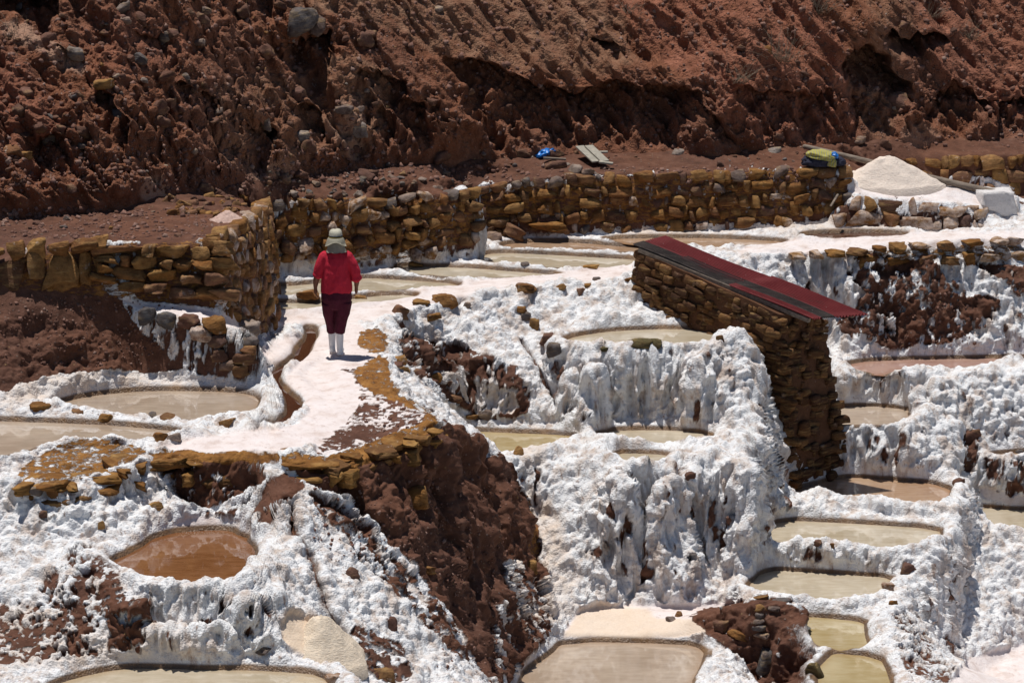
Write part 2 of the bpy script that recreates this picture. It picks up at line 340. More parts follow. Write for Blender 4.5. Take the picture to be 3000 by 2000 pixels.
DIRT = [
 (1.0, ABOVE),
 (.05, [(1915,442),(1960,425),(2140,425),(2325,430),(2335,480),(2300,500),(2250,475),(2180,470),(2050,460)]),
 (.8, [(1095,430),(1500,398),(1942,383),(1945,500),(1900,508),(1700,512),(1500,520),(1330,530),(1300,545),(1110,548)]),
 (.62, [(1860,470),(1930,470),(2100,500),(2260,480),(2262,520),(2050,530),(1880,512)]),
 (.8, [(625,470),(850,455),(1095,430),(1098,560),(1080,585),(950,585),(900,560),(860,570),(800,590),(640,610)]),
 (1.0, [(-220,610),(0,600),(100,575),(230,558),(250,600),(225,660),(300,705),(320,760),(380,810),(440,850),(380,862),(250,850),(100,868),(0,900),(-220,920)]),
 (.95, [(235,560),(512,552),(516,715),(400,700),(300,685),(290,600)]),
 (.95, [(512,552),(600,505),(625,490),(628,760),(600,770),(520,716)]),
 (.55, [(380,810),(320,720),(460,745),(595,760),(600,880),(480,865),(420,850)]),
 (.58, [(780,835),(840,845),(900,905),(950,935),(1000,962),(900,1000),(800,1042),(700,1046),(770,1000),(828,950),(820,890)]),
 (1.0, [(640,1050),(780,1052),(860,1030),(940,1010),(1005,972),(1060,1000),(1140,1046),(1180,1100),(1222,1170),(1238,1260),(1240,1330),(1200,1330),(1180,1280),(1150,1300),(1140,1400),(1190,1480),(1170,1600),(1080,1540),(1060,1480),(1000,1390),(930,1290),(860,1220),(800,1160),(700,1105)]),
 (.62, [(1150,1300),(1240,1330),(1285,1440),(1230,1500),(1200,1568),(1160,1600),(1130,1500),(1130,1400)]),
 (.72, [(905,765),(960,762),(1060,798),(1150,825),(1200,850),(1205,900),(1212,972),(1100,968),(1040,940),(980,890),(930,830)]),
 (.35, [(1000,840),(1180,870),(1190,960),(1080,950),(1010,890)]),
 (.75, [(360,1050),(612,1045),(615,1075),(570,1130),(440,1165),(410,1130),(370,1080)]),
 (.6, [(440,1175),(560,1155),(600,1085),(625,1085),(570,1175),(540,1205),(480,1200)]),
 (.8, [(625,1075),(720,1110),(690,1140),(655,1160),(620,1210),(590,1200)]),
 (.56, [(190,1235),(250,1300),(330,1380),(345,1450),(220,1470),(130,1430),(80,1340),(150,1310)]),
 (.52, [(-200,1370),(130,1400),(340,1440),(330,1490),(100,1530),(-200,1540)]),
 (.55, [(690,1110),(830,1190),(920,1300),(1000,1400),(1080,1540),(1020,1500),(930,1400),(860,1330),(760,1220)]),
 (.6, [(800,1420),(900,1460),(960,1568),(860,1568)]),
 (.62, [(1930,630),(2060,605),(2150,590),(2170,650),(2300,690),(2290,740),(2150,800),(2000,800),(1950,770),(1900,730),(1990,690)]),
 (.75, [(1940,590),(2140,590),(2130,620),(2000,615)]),
 (.75, [(2030,700),(2200,660),(2290,700),(2270,740),(2200,770),(2140,800),(2060,780)]),
 (.7, [(2200,600),(2360,610),(2580,640),(2580,710),(2352,700),(2300,650)]),
 (.9, [(1560,1415),(1640,1392),(1740,1372),(1832,1375),(1862,1440),(1892,1540),(1890,1640),(1760,1640),(1710,1510),(1650,1465)]),
 (.5, [(2040,1420),(2090,1395),(2130,1480),(2200,1568),(2120,1590),(2060,1500)]),
 (.6, [(2195,985),(2260,1010),(2250,1085),(2220,1090)]),
 (.45, [(2260,1060),(2352,1060),(2500,1070),(2500,1140),(2250,1140)]),
]
OCHRE = [
 (.60, [(38,1095),(60,1060),(135,1024),(230,1014),(340,1028),(335,1052),(200,1098),(60,1110)]),
 (.9, [(335,1036),(640,1036),(640,1066),(500,1062),(350,1072)]),
 (.74, [(645,1044),(780,1050),(855,1015),(1000,958),(925,930),(875,912),(840,900),(800,858),(830,835),(885,812),(895,860),(902,900),(960,935),(1012,968),(950,1020),(870,1055),(780,1090),(690,1085),(645,1070)]),
 (.7, [(820,770),(835,755),(878,752),(892,810),(850,816),(825,795)]),
 (.5, [(1190,1100),(1230,1170),(1245,1290),(1215,1290),(1215,1180)]),
 (.5, [(1960,575),(2352,562),(2580,560),(2580,590),(2352,592),(2150,592),(1960,600)]),
]
SMOOTH = [
 (1., [(330,1036),(430,1012),(560,990),(640,985),(700,960),(715,930),(650,880),(662,850),(720,800),(735,745),(850,745),(880,812),(830,850),(835,950),(770,1020),(640,1042)]),
 (.85, [(780,835),(840,845),(900,905),(950,935),(1000,962),(900,1000),(800,1042),(700,1046),(770,1000),(828,950),(820,890)]),
 (1., [(600,790),(690,765),(690,800),(640,840),(605,850)]),
 (.95, [(610,705),(820,690),(960,662),(1100,642),(1300,622),(1455,600),(1458,640),(1300,646),(1120,667),(960,703),(880,735),(760,748),(610,745)]),
 (1., [(220,665),(300,690),(500,715),(600,742),(590,760),(400,728),(310,706)]),
 (1., [(1290,1445),(1335,1388),(1450,1396),(1560,1388),(1700,1386),(1740,1378),(1600,1410),(1640,1465),(1290,1470)]),
 (1., [(650,1410),(700,1415),(850,1520),(650,1500)]),
 (.9, [(2180,1520),(2352,1475),(2580,1440),(2580,1700),(2180,1700)]),
 (.9, [(360,1225),(505,1213),(520,1195),(450,1180),(380,1210)]),
 (.9, [(2262,1155),(2240,1110),(2352,1140),(2500,1150),(2500,1170)]),
 (.8, [(1915,442),(1960,425),(2140,425),(2325,430),(2300,475),(2180,465),(2050,456)]),
 (.8, [(1690,575),(1830,540),(2350,530),(2580,525),(2580,560),(2150,575),(1690,588)]),
]
CREAM = [
 (.8, [(1290,1445),(1335,1385),(1450,1400),(1640,1430),(1640,1465),(1290,1470)]),
 (1., [(645,1410),(700,1412),(855,1525),(650,1505)]),
 (.6, [(60,870),(300,850),(590,880),(590,895),(300,896),(100,930),(0,950),(-100,900)]),
 (.5, [(600,540),(1100,500),(1100,600),(620,650)]),
 (.7, [(1100,510),(1950,495),(2260,500),(2300,530),(1300,545)]),
 (.5, [(-200,1370),(340,1440),(600,1500),(-200,1568)]),
 (.6, [(1190,1080),(1300,1200),(1330,1400),(1240,1440),(1200,1568),(1150,1500)]),
 (.5, [(920,780),(1210,860),(1212,972),(1040,940)]),
 (.7, [(1200,975),(1250,975),(1260,1090),(1195,1060)]),
]
OCHRE += [(.5, [(620,462),(1096,436),(1098,575),(640,625)]), (.5, [(1098,428),(1500,400),(1942,385),(1940,505),(1500,512),(1110,520)]), (.45, [(0,600),(230,560),(512,552),(625,495),(628,760),(520,716),(300,690),(0,660)])]
RD, RO, RS, RC = raster(DIRT, 3), raster(OCHRE, 2), raster(SMOOTH, 3), raster(CREAM, 6)
# ------------------------------------------------------------------ terrace mesh: rows follow the slope so that steep faces keep their detail
NC, NR = 960, 960
ac = np.linspace(-.207, .207, NC)
uc = UC + F*ac/1.03
hfx = hf[:, 0]/hf[:, 1]
Yend = np.interp(ac, hfx, hf[:, 1]) + .35
yy = np.arange(26.8, 48.4, .02)
prof = gsample(HG, ac[:, None]*yy[None], np.broadcast_to(yy, (NC, len(yy))))
uu, vv = proj(ac[:, None]*yy, yy[None], prof)
ok = (vv < 1720)
Ys = yy[np.argmax(ok, 1)]
k = np.ones(41)/41; Ys = np.convolve(np.pad(Ys, 20, mode='edge'), k, 'valid'); Yend = np.convolve(np.pad(Yend, 20, mode='edge'), k, 'valid')
dh = np.diff(prof, axis=1, append=prof[:, -1:])
dv = -np.diff(vv, axis=1, append=vv[:, -1:])/F*36
wgt = .55*np.sqrt(.02**2+dh**2) + .9*np.clip(dv, 0, None) + .003
wgt *= np.where(yy[None] > Yend[:, None]-.2, .3, 1)
wgt = np.where((yy[None] >= Ys[:, None]) & (yy[None] <= Yend[:, None]), wgt, 1e-9)
for _ in range(3):
    p = np.pad(wgt, ((2, 2), (0, 0)), mode='edge'); wgt = (p[:-4]+p[1:-3]+p[2:-2]+p[3:-1]+p[4:])/5
cum = np.cumsum(wgt, 1); cum = (cum-cum[:, :1])/(cum[:, -1:]-cum[:, :1])
TY = np.stack([np.interp(np.linspace(0, 1, NR), cum[j], yy) for j in range(NC)], 0)
TX = ac[:, None]*TY; TZ = gsample(HG, TX, TY)
Pt = np.stack([TX, TY, TZ], -1)
def gridnormals(P):
    du = np.gradient(P, axis=0); dv_ = np.gradient(P, axis=1)
    n = np.cross(du, dv_); n /= np.linalg.norm(n, axis=-1, keepdims=True)+1e-9
    return np.where(n[..., 2:3] < 0, -n, n)
def boxblur(A, r):
    for ax in (0, 1):
        pad = [(0, 0)]*A.ndim; pad[ax] = (r+1, r)
        c = np.cumsum(np.pad(A, pad, mode='edge'), axis=ax)
        n = A.shape[ax]; s1 = [slice(None)]*A.ndim; s0 = [slice(None)]*A.ndim
        s1[ax] = slice(2*r+1, 2*r+1+n); s0[ax] = slice(0, n); A = (c[tuple(s1)]-c[tuple(s0)])/(2*r+1)
    return A
N0 = gridnormals(Pt); N0 = boxblur(N0, 3); N0 /= np.linalg.norm(N0, axis=-1, keepdims=True)
p = Pt.reshape(-1, 3).astype(np.float32); n = N0.reshape(-1, 3)
steep = np.clip(1-n[:, 2], 0, 1)
U, V = proj(p[:, 0], p[:, 1], p[:, 2])
nA = fbm(p*2.6, 3, 11); nB = fbm(p*2.6+50, 3, 12)
wu, wv = U+22*nA, V+16*nB
vd, vo, vs, vc = rsample(RD, wu, wv), rsample(RO, U+8*nA, V+5*nB), rsample(RS, U+10*nA, V+8*nB), rsample(RC, wu, wv)
wd = gsample(WATER_D, p[:, 0], p[:, 1]); wz = WATER_Z[np.clip(np.rint((p[:,1]-YA)/CS).astype(int), 0, NY-1), np.clip(np.rint((p[:,0]-X0)/CS).astype(int), 0, NX-1)]
ins = gsample(INSIDE, p[:, 0], p[:, 1]); fur = gsample(FUR, p[:, 0], p[:, 1])
# salt / earth split by noise
mixn = .6*fbm(p*np.array([7, 7, 2.4], np.float32), 3, 21)+.8*fbm(p*np.array([21, 21, 4.5], np.float32), 3, 22)
dirt = sstep(-.2, .2, (vd-.5)*1.25 + mixn*.9*np.where(vd > .97, .3, 1) - np.where(vd < .02, 5, 0) + .0)
speck = sstep(.28, .5, fbm(p*np.array([9, 9, 2.4], np.float32)+9, 4, 31)+.25*nA)*(vd < .3)*(vs < .3)*sstep(.25, .6, steep)*.9
dirt = np.maximum(np.maximum(dirt, speck), fur*.95)
dirt *= (1-.9*np.exp(-(wd/.16)**2)*(vd < .9)*sstep(.18, .06, p[:, 2]-wz))
vs = np.maximum(vs, 0)*(1-vo)
salt = (1-dirt)*(1-vo)
lump = fbm(p*2.3, 3, 41)
w1, w2 = worley(p*np.array([9.5, 9.5, 7.5], np.float32)+.6*np.stack([nA, nB, nA], 1), 1)
w3, w4 = worley(p*22.0, 2)
flute = 1-2*np.abs(fbm(p*np.array([5.5, 5.5, .9], np.float32), 3, 51))
wdd = np.hypot(wd, np.clip(np.abs(p[:, 2]-wz)-.03, 0, None)); bank = np.exp(-(wdd/.22)**2)
flute2 = 1-2*np.abs(fbm(p*np.array([13, 13, 1.7], np.float32), 3, 52))
rough = (1-vs)
st = sstep(.25, .75, steep)
pop = np.clip(1-(w1/.85)**2, -.3, 1); pop2 = np.clip(1-(w3/.9)**2, -.3, 1)
zone = sstep(-.2, .25, fbm(p*1.3, 2, 43))
sd = rough*(.11*lump + .05*fbm(p*5.5, 3, 44) + (.062-.045*st*zone)*pop*(.5+.5*(lump+.6)) + .020*pop2 + (.19*st*(flute-.5) + .045*st*(flute2-.5))*(1-.6*bank)) + vs*(.02*lump + .006*fbm(p*14, 2, 61))
clod1 = fbm(p*np.array([3.2, 3.2, 2.4], np.float32), 4, 71)
clod2, _ = worley(p*11.0, 3)
gul_ = 1-2*np.abs(fbm(np.stack([p[:, 0]*1.5+p[:, 1]*.8, p[:, 1]*.5, p[:, 2]*.45], 1).astype(np.float32), 3, 73))-.4
dd = .23*clod1*sstep(.05, .4, steep) + .10*gul_*sstep(.2, .5, steep) + .03*clod1 + .045*(.7-clod2)*sstep(.0, .3, steep) + .016*(.6-w3) + .09*st*(1-2*np.abs(fbm(p*np.array([3.5, 3.5, 1.1], np.float32), 3, 81))-.4)
flat = sstep(.12, .03, steep)
dd *= (1-.6*flat)
strata = fbm(p*np.array([2.2, 2.2, 16], np.float32), 3, 91)
od = .075*strata*(.4+.6*sstep(.1, .4, steep)) + .03*fbm(p*6, 3, 92) + .03*(.6-w1)*.6 + .02*(.6-w3)
disp = salt*sd + dirt*(1-vo)*dd + vo*od
wl = np.full(len(p), 9., np.float32)
for k_, (fo_, to_) in WALLP.items():
    m_ = (p[:, 0] > fo_[:, 0].min()-.5) & (p[:, 0] < fo_[:, 0].max()+.5) & (p[:, 1] > fo_[:, 1].min()-.5) & (p[:, 1] < fo_[:, 1].max()+.5)
    wl[m_] = np.minimum(wl[m_], edist(p[m_, 0], p[m_, 1], ((fo_+to_)/2)[:, :2], False))
disp *= np.where(dirt > .5, .12, .45)+np.where(dirt > .5, .88, .55)*sstep(.2, .45, wl)
disp *= (1-ins)*(1-np.exp(-(wdd/.055)**2)*.85)
disp *= .5+.5*sstep(.03, .16, wdd)
q = p + n*disp[:, None]
wet = (wd < .085)*sstep(.048, .02, q[:, 2]-wz)
PT2 = q.reshape(NC, NR, 3)
print('terrain', round(time.time()-T0, 1))
def add_mesh(name, verts, faces, mats, attrs=None, smooth=True, parent=None, link=True):
    m = bpy.data.meshes.new(name)
    verts = np.asarray(verts, np.float32); faces = np.asarray(faces, np.int32)
    nf, k = faces.shape
    m.vertices.add(len(verts)); m.vertices.foreach_set('co', verts.ravel())
    m.loops.add(nf*k); m.loops.foreach_set('vertex_index', faces.ravel())
    m.polygons.add(nf); m.polygons.foreach_set('loop_start', np.arange(0, nf*k, k, dtype=np.int32))
    m.update(calc_edges=True)
    if smooth: m.polygons.foreach_set('use_smooth', np.ones(nf, bool))
    for a, val in (attrs or {}).items():
        at = m.attributes.new(a, 'FLOAT', 'POINT'); at.data.foreach_set('value', np.asarray(val, np.float32))
    for mt in (mats if isinstance(mats, list) else [mats]): m.materials.append(mt)
    m.validate(); 
    if not link: return m
    o = bpy.data.objects.new(name, m); COL.objects.link(o)
    if parent is not None: o.parent = parent
    return o
def grid_faces(nc, nr):
    i = np.arange(nc-1)[:, None]*nr + np.arange(nr-1)[None]
    return np.stack([i, i+nr, i+nr+1, i+1], -1).reshape(-1, 4)
def split_grid(P, cls, names, mat, attrs):
    """the surface of one grid as one object per kind of ground"""
    nc, nr = P.shape[:2]; Fc = grid_faces(nc, nr); flatP = P.reshape(-1, 3)
    fc = cls.reshape(nc, nr)[:-1, :-1].reshape(-1)
    out = {}
    for k, nm in names.items():
        f = Fc[fc == k]
        if not len(f): continue
        used = np.zeros(len(flatP), bool); used[f.ravel()] = True
        idx = np.cumsum(used)-1
        o = add_mesh(nm, flatP[used], idx[f], mat, {a: b[used] for a, b in attrs.items()})
        o['kind'] = 'structure'; out[nm] = o
    return out
# ------------------------------------------------------------------ materials
class NT:
    def __init__(s, name):
        s.m = bpy.data.materials.new(name); s.m.use_nodes = True; s.t = s.m.node_tree; s.t.nodes.clear()
        s.out = s.n('ShaderNodeOutputMaterial'); s.b = s.n('ShaderNodeBsdfPrincipled'); s.l(s.b.outputs[0], s.out.inputs[0])
    def n(s, t, **k):
        x = s.t.nodes.new(t)
        for a, b in k.items(): setattr(x, a, b)
        return x
    def l(s, a, b): s.t.links.new(a, b)
    def put(s, sock, v):
        if isinstance(v, bpy.types.NodeSocket): s.l(v, sock)
        elif isinstance(v, tuple) and len(v) == 3 and sock.type == 'RGBA': sock.default_value = (*v, 1)
        else: sock.default_value = v
    def coord(s, scale=(1, 1, 1), obj=False):
        c = s.n('ShaderNodeTexCoord') if obj else s.n('ShaderNodeNewGeometry')
        m = s.n('ShaderNodeMapping'); s.l(c.outputs['Object' if obj else 'Position'], m.inputs[0]); m.inputs['Scale'].default_value = scale
        return m.outputs[0]
    def noise(s, vec, scale, detail=4, rough=.55, dist=0):
        x = s.n('ShaderNodeTexNoise'); s.l(vec, x.inputs['Vector']); x.inputs['Scale'].default_value = scale; x.inputs['Detail'].default_value = detail; x.inputs['Roughness'].default_value = rough; x.inputs['Distortion'].default_value = dist
        return x.outputs['Fac']
    def vor(s, vec, scale, feat='F1', out='Distance'):
        x = s.n('ShaderNodeTexVoronoi', feature=feat); s.l(vec, x.inputs['Vector']); x.inputs['Scale'].default_value = scale
        return x.outputs[out]
    def ramp(s, fac, stops):
        x = s.n('ShaderNodeValToRGB'); s.l(fac, x.inputs[0]); e = x.color_ramp.elements
        while len(e) < len(stops): e.new(.5)
        for i, (p_, c) in enumerate(stops): e[i].position = p_; e[i].color = (*c, 1) if len(c) == 3 else c
        return x.outputs[0]
    def mix(s, f, a, b, mode='MIX'):
        x = s.n('ShaderNodeMix', data_type='RGBA', blend_type=mode)
        s.put(x.inputs[0], f); s.put(x.inputs[6], a); s.put(x.inputs[7], b); return x.outputs[2]
    def mth(s, op, a, b=0., c=None, clamp=False):
        x = s.n('ShaderNodeMath', operation=op, use_clamp=clamp); s.put(x.inputs[0], a); s.put(x.inputs[1], b)
        if c is not None: s.put(x.inputs[2], c)
        return x.outputs[0]
    def mr(s, v, a, b, c=0., d=1.):
        x = s.n('ShaderNodeMapRange'); s.put(x.inputs[0], v); x.inputs[1].default_value = a; x.inputs[2].default_value = b; x.inputs[3].default_value = c; x.inputs[4].default_value = d
        return x.outputs[0]
    def attr(s, nme):
        x = s.n('ShaderNodeAttribute', attribute_name=nme); return x.outputs['Fac']
    def bump(s, h, dist, strength=1.0, nrm=None):
        x = s.n('ShaderNodeBump'); x.inputs['Strength'].default_value = strength; x.inputs['Distance'].default_value = dist; s.l(h, x.inputs['Height'])
        if nrm is not None: s.l(nrm, x.inputs['Normal'])
        s.l(x.outputs[0], s.b.inputs['Normal']); return x.outputs[0]
    def base(s, c): s.put(s.b.inputs['Base Color'], c)
    def set(s, **k):
        for a, v in k.items(): s.put(s.b.inputs[a.replace('_', ' ')], v)
        return s
def earth_nodes(g, P):
    big = g.noise(P, .55, 3); mid = g.noise(P, 5, 5, .65); fine = g.noise(P, 34, 4, .7)
    c = g.ramp(mid, [(.25, (.085, .033, .017)), (.5, (.150, .061, .034)), (.75, (.235, .108, .066))])
    c2 = g.ramp(mid, [(.25, (.072, .031, .019)), (.5, (.138, .060, .038)), (.75, (.205, .105, .072))])
    c = g.mix(g.mr(big, .4, .62), c, c2)
    peb = g.vor(P, 26, out='Color'); pebd = g.vor(P, 26)
    sep = g.n('ShaderNodeSeparateColor'); g.l(peb, sep.inputs[0])
    pm = g.mth('MULTIPLY', g.mr(sep.outputs[0], .86, .92), g.mr(pebd, .42, .3))
    pc = g.ramp(sep.outputs[1], [(0, (.12, .09, .085)), (.45, (.24, .15, .11)), (.8, (.30, .24, .21)), (1, (.38, .24, .08))])
    c = g.mix(g.mth('MULTIPLY', pm, .55), c, pc)
    h = g.mth('ADD', g.mth('MULTIPLY', fine, .5), g.mth('ADD', mid, g.mth('MULTIPLY', pm, .3)))
    return c, h, mid, fine
def make_ground():
    g = NT('salt_and_earth'); P = g.coord()
    dirt, och, smo, wet, crm = (g.attr(a) for a in ('dirt', 'ochre', 'smooth', 'wet', 'cream'))
    ec, eh, mid, fine = earth_nodes(g, P)
    sn = g.noise(P, 3.2, 5, .6); sf = g.noise(P, 60, 3, .6)
    vs_ = g.coord((6, 6, 1.2)); drip = g.noise(vs_, 1, 4, .6)
    sc = g.ramp(sn, [(.26, (.50, .47, .455)), (.42, (.74, .735, .74)), (.55, (.79, .785, .785)), (.64, (.66, .61, .58)), (.76, (.50, .41, .35))])
    sc = g.mix(g.mr(drip, .48, .66, 0, .85), sc, (.50, .40, .335)); sc = g.mix(g.mr(g.noise(g.coord((11, 11, 2.6)), 1.6, 7, .75), .55, .67, 0, .85), sc, (.27, .155, .105))
    sc = g.mix(g.mth('MULTIPLY', crm, g.mr(sn, .25, .6)), sc, g.ramp(drip, [(.3, (.50, .38, .30)), (.6, (.70, .58, .48))]))
    pk = g.ramp(sn, [(.3, (.78, .70, .68)), (.55, (.70, .60, .565)), (.75, (.54, .42, .37))])
    pk = g.mix(g.mr(g.noise(P, 9, 6, .75), .54, .72, 0, .65), pk, (.36, .23, .18))
    pk = g.mix(crm, pk, g.ramp(fine, [(.3, (.66, .50, .36)), (.7, (.76, .62, .47))]))
    sc = g.mix(g.mth('MULTIPLY', smo, .85), sc, pk)
    st = g.coord((2.5, 2.5, 20)); lay = g.noise(st, 1, 5, .65)
    oc = g.ramp(g.mth('ADD', g.mth('MULTIPLY', lay, .38), g.mth('ADD', g.mth('MULTIPLY', mid, .27), g.mth('MULTIPLY', g.noise(P, 15, 6, .75), .35))), [(.33, (.05, .022, .009)), (.44, (.19, .078, .018)), (.55, (.32, .145, .034)), (.68, (.46, .26, .10))])
    df = g.mr(g.mth('ADD', dirt, g.mth('MULTIPLY', g.mth('SUBTRACT', g.noise(g.coord((1, 1, .5)), 24, 6, .75), .5), 1.5)), .24, .74)
    of = g.mr(g.mth('ADD', och, g.mth('MULTIPLY', g.mth('SUBTRACT', g.noise(g.coord((1, 1, 3)), 9, 6, .72), .5), 2.2)), .40, .60)
    ec = g.mix(1., ec, (.78, .76, .74), 'MULTIPLY'); c = g.mix(df, sc, ec); c = g.mix(of, c, oc)
    c = g.mix(g.mth('MULTIPLY', wet, .93), c, g.ramp(mid, [(.3, (.05, .022, .008)), (.7, (.20, .10, .03))])); g.base(c)
    hs = g.mth('ADD', g.mth('MULTIPLY', sf, .5), g.mth('MULTIPLY', g.vor(P, 40), -.6))
    hs = g.mth('MULTIPLY', hs, g.mr(smo, 0, 1, 1, .35))
    hmix = g.n('ShaderNodeMix', data_type='FLOAT'); g.put(hmix.inputs[0], df); g.put(hmix.inputs[2], hs); g.put(hmix.inputs[3], g.mth('MULTIPLY', eh, 1.5))
    hm2 = g.n('ShaderNodeMix', data_type='FLOAT'); g.put(hm2.inputs[0], of); g.put(hm2.inputs[2], hmix.outputs[0]); g.put(hm2.inputs[3], g.mth('ADD', g.mth('MULTIPLY', lay, 1.6), fine))
    g.bump(hm2.outputs[0], .022, .8)
    g.set(Roughness=g.mr(wet, 0, 1, .82, .35)); g.set(Specular_IOR_Level=.25)
    return g.m
GROUND = make_ground()
cls = np.full(len(q), 0)
above = (rsample(raster([(1., ABOVE)], 0), U, V) > .5)
cls[(dirt > .55)] = 1; cls[above] = 1; cls[(vs > .6) & (U > 600) & (V < 760)] = 0
cls[(rsample(raster([SMOOTH[0]], 0), U, V) > .5) & (p[:, 2] > -.15)] = 2
cls[(vo > .5)] = 3; cls[ins > .3] = 0
attrs = {'dirt': dirt, 'ochre': vo, 'smooth': vs, 'wet': wet, 'cream': vc}
split_grid(PT2, cls, {0: 'salt_terrace', 1: 'earth_ground', 2: 'path', 3: 'rock_ground'}, GROUND, attrs)
print('ground', round(time.time()-T0, 1))
# ------------------------------------------------------------------ brine
def make_water(name, col, col2, rough=.03):
    g = NT(name); P = g.coord((1, 1, 1))
    n1 = g.noise(P, 1.1, 4, .6); n2 = g.noise(g.coord((1, 3, 1)), 4, 3, .6)
    wc = g.mix(g.mr(g.mth('ADD', g.mth('MULTIPLY', n1, .6), g.mth('MULTIPLY', n2, .4)), .38, .62), tuple(x*.86 for x in col), tuple(x*.86 for x in col2)); g.base(g.mix(g.mth('MULTIPLY', g.mth('POWER', g.attr('shore'), 2.), .75), wc, tuple(a*b for a, b in zip(col, (.78, .60, .42))))); g.set(Roughness=rough, IOR=1.7, Specular_IOR_Level=.5)
    g.bump(g.noise(g.coord((2, 5, 1)), 3, 3, .5), .004, .12)
    return g.m
WMAT = {'beige': make_water('beige_brine', (.40, .305, .225), (.55, .44, .34)), 'cream': make_water('cream_brine', (.47, .385, .265), (.64, .55, .42)),
 'olive': make_water('olive_brine', (.42, .315, .15), (.55, .45, .27)), 'tan': make_water('tan_brine', (.38, .23, .135), (.52, .36, .24)),
 'pink': make_water('pink_brine', (.38, .215, .165), (.50, .32, .25)), 'orange': make_water('orange_brine', (.17, .065, .022), (.27, .125, .055)),
 'brown': make_water('brown_brine', (.075, .032, .02), (.13, .06, .038), .05)}
for key, z, poly, rh, rw, wm in PONDS:
    P_ = PW[key]; c = P_.mean(0); e = P_-np.roll(P_, 1, 0); e2 = np.roll(P_, -1, 0)-P_; t = e+e2; t /= np.linalg.norm(t, axis=1, keepdims=True)+1e-9
    area = np.sum(P_[:, 0]*np.roll(P_[:, 1], -1)-np.roll(P_[:, 0], -1)*P_[:, 1]); nn = np.stack([t[:, 1], -t[:, 0]], 1)*np.sign(area)
    P_ = P_ + nn*.045
    bm = bmesh.new(); sh = bm.verts.layers.float.new('shore'); vs_ = [bm.verts.new((x, y, z-.025)) for x, y in P_]
    for v_ in vs_: v_[sh] = 1.
    if key == 'channel': bm.faces.new(vs_)
    else:
        vi = [bm.verts.new((x, y, z-.025)) for x, y in c+(P_-c)*.74]; n_ = len(vs_)
        for i in range(n_): bm.faces.new((vs_[i], vs_[(i+1) % n_], vi[(i+1) % n_], vi[i]))
        bm.faces.new(vi)
    bm.normal_update()
    for f in bm.faces:
        if f.normal.z < 0: f.normal_flip()
    nm = 'channel_water' if key == 'channel' else 'pond_water'
    m = bpy.data.meshes.new(nm); bmesh.ops.triangulate(bm, faces=bm.faces[:]); bm.to_mesh(m); bm.free(); m.materials.append(WMAT[wm])
    o = bpy.data.objects.new(nm, m); COL.objects.link(o); o['kind'] = 'structure'
# ------------------------------------------------------------------ hillside: a leaning face of earth, pushed in and out along its depth
HC, HR = 940, 400
ah = np.linspace(-.212, .212, HC)
Yb = np.interp(ah, hfx, hf[:, 1]); zb = np.interp(ah, hfx, hf[:, 2])
k = np.ones(25)/25; Yb = np.convolve(np.pad(Yb, 12, mode='edge'), k, 'valid'); zb = np.convolve(np.pad(zb, 12, mode='edge'), k, 'valid')
uh = UC + F*ah/1.03
lean1 = np.interp(uh, [0, 280, 340, 600, 900, 1050, 1700, 1950, 2100, 2352], [50, 52, 56, 58, 62, 66, 68, 68, 60, 54])
lean2 = np.interp(uh, [0, 300, 700, 1000, 1700, 2352], [40, 46, 48, 44, 46, 46])
hgt1 = np.interp(uh, [0, 280, 340, 700, 1000, 1100, 1700, 2000, 2352], [.7, .8, 1.2, 1.3, 1.5, 1.25, 1.2, 1.5, 1.0])
s = np.concatenate([np.linspace(-.35, 4.6, 350), 4.6+np.linspace(0, 1, HR-349)[1:]**1.6*9.5])
S = s[None, :]
kk = sstep(-.25, .35, S-hgt1[:, None])
th1, th2 = np.radians(lean1)[:, None], np.radians(lean2)[:, None]
ds = np.diff(s, prepend=s[0]-.01)[None]
cosm = np.cos(th1)*(1-kk)+np.cos(th2)*kk; sinm = np.sin(th1)*(1-kk)+np.sin(th2)*kk
HYc = np.cumsum(cosm*ds, 1); HZc = np.cumsum(sinm*ds, 1)
i0 = np.argmin(np.abs(s))
HY = Yb[:, None] + HYc - HYc[:, i0:i0+1]; HZ = zb[:, None] + HZc - HZc[:, i0:i0+1]
HX = ah[:, None]*HY
hp = np.stack([HX, HY, HZ], -1).reshape(-1, 3).astype(np.float32)
Uh, Vh = proj(hp[:, 0], hp[:, 1], hp[:, 2])
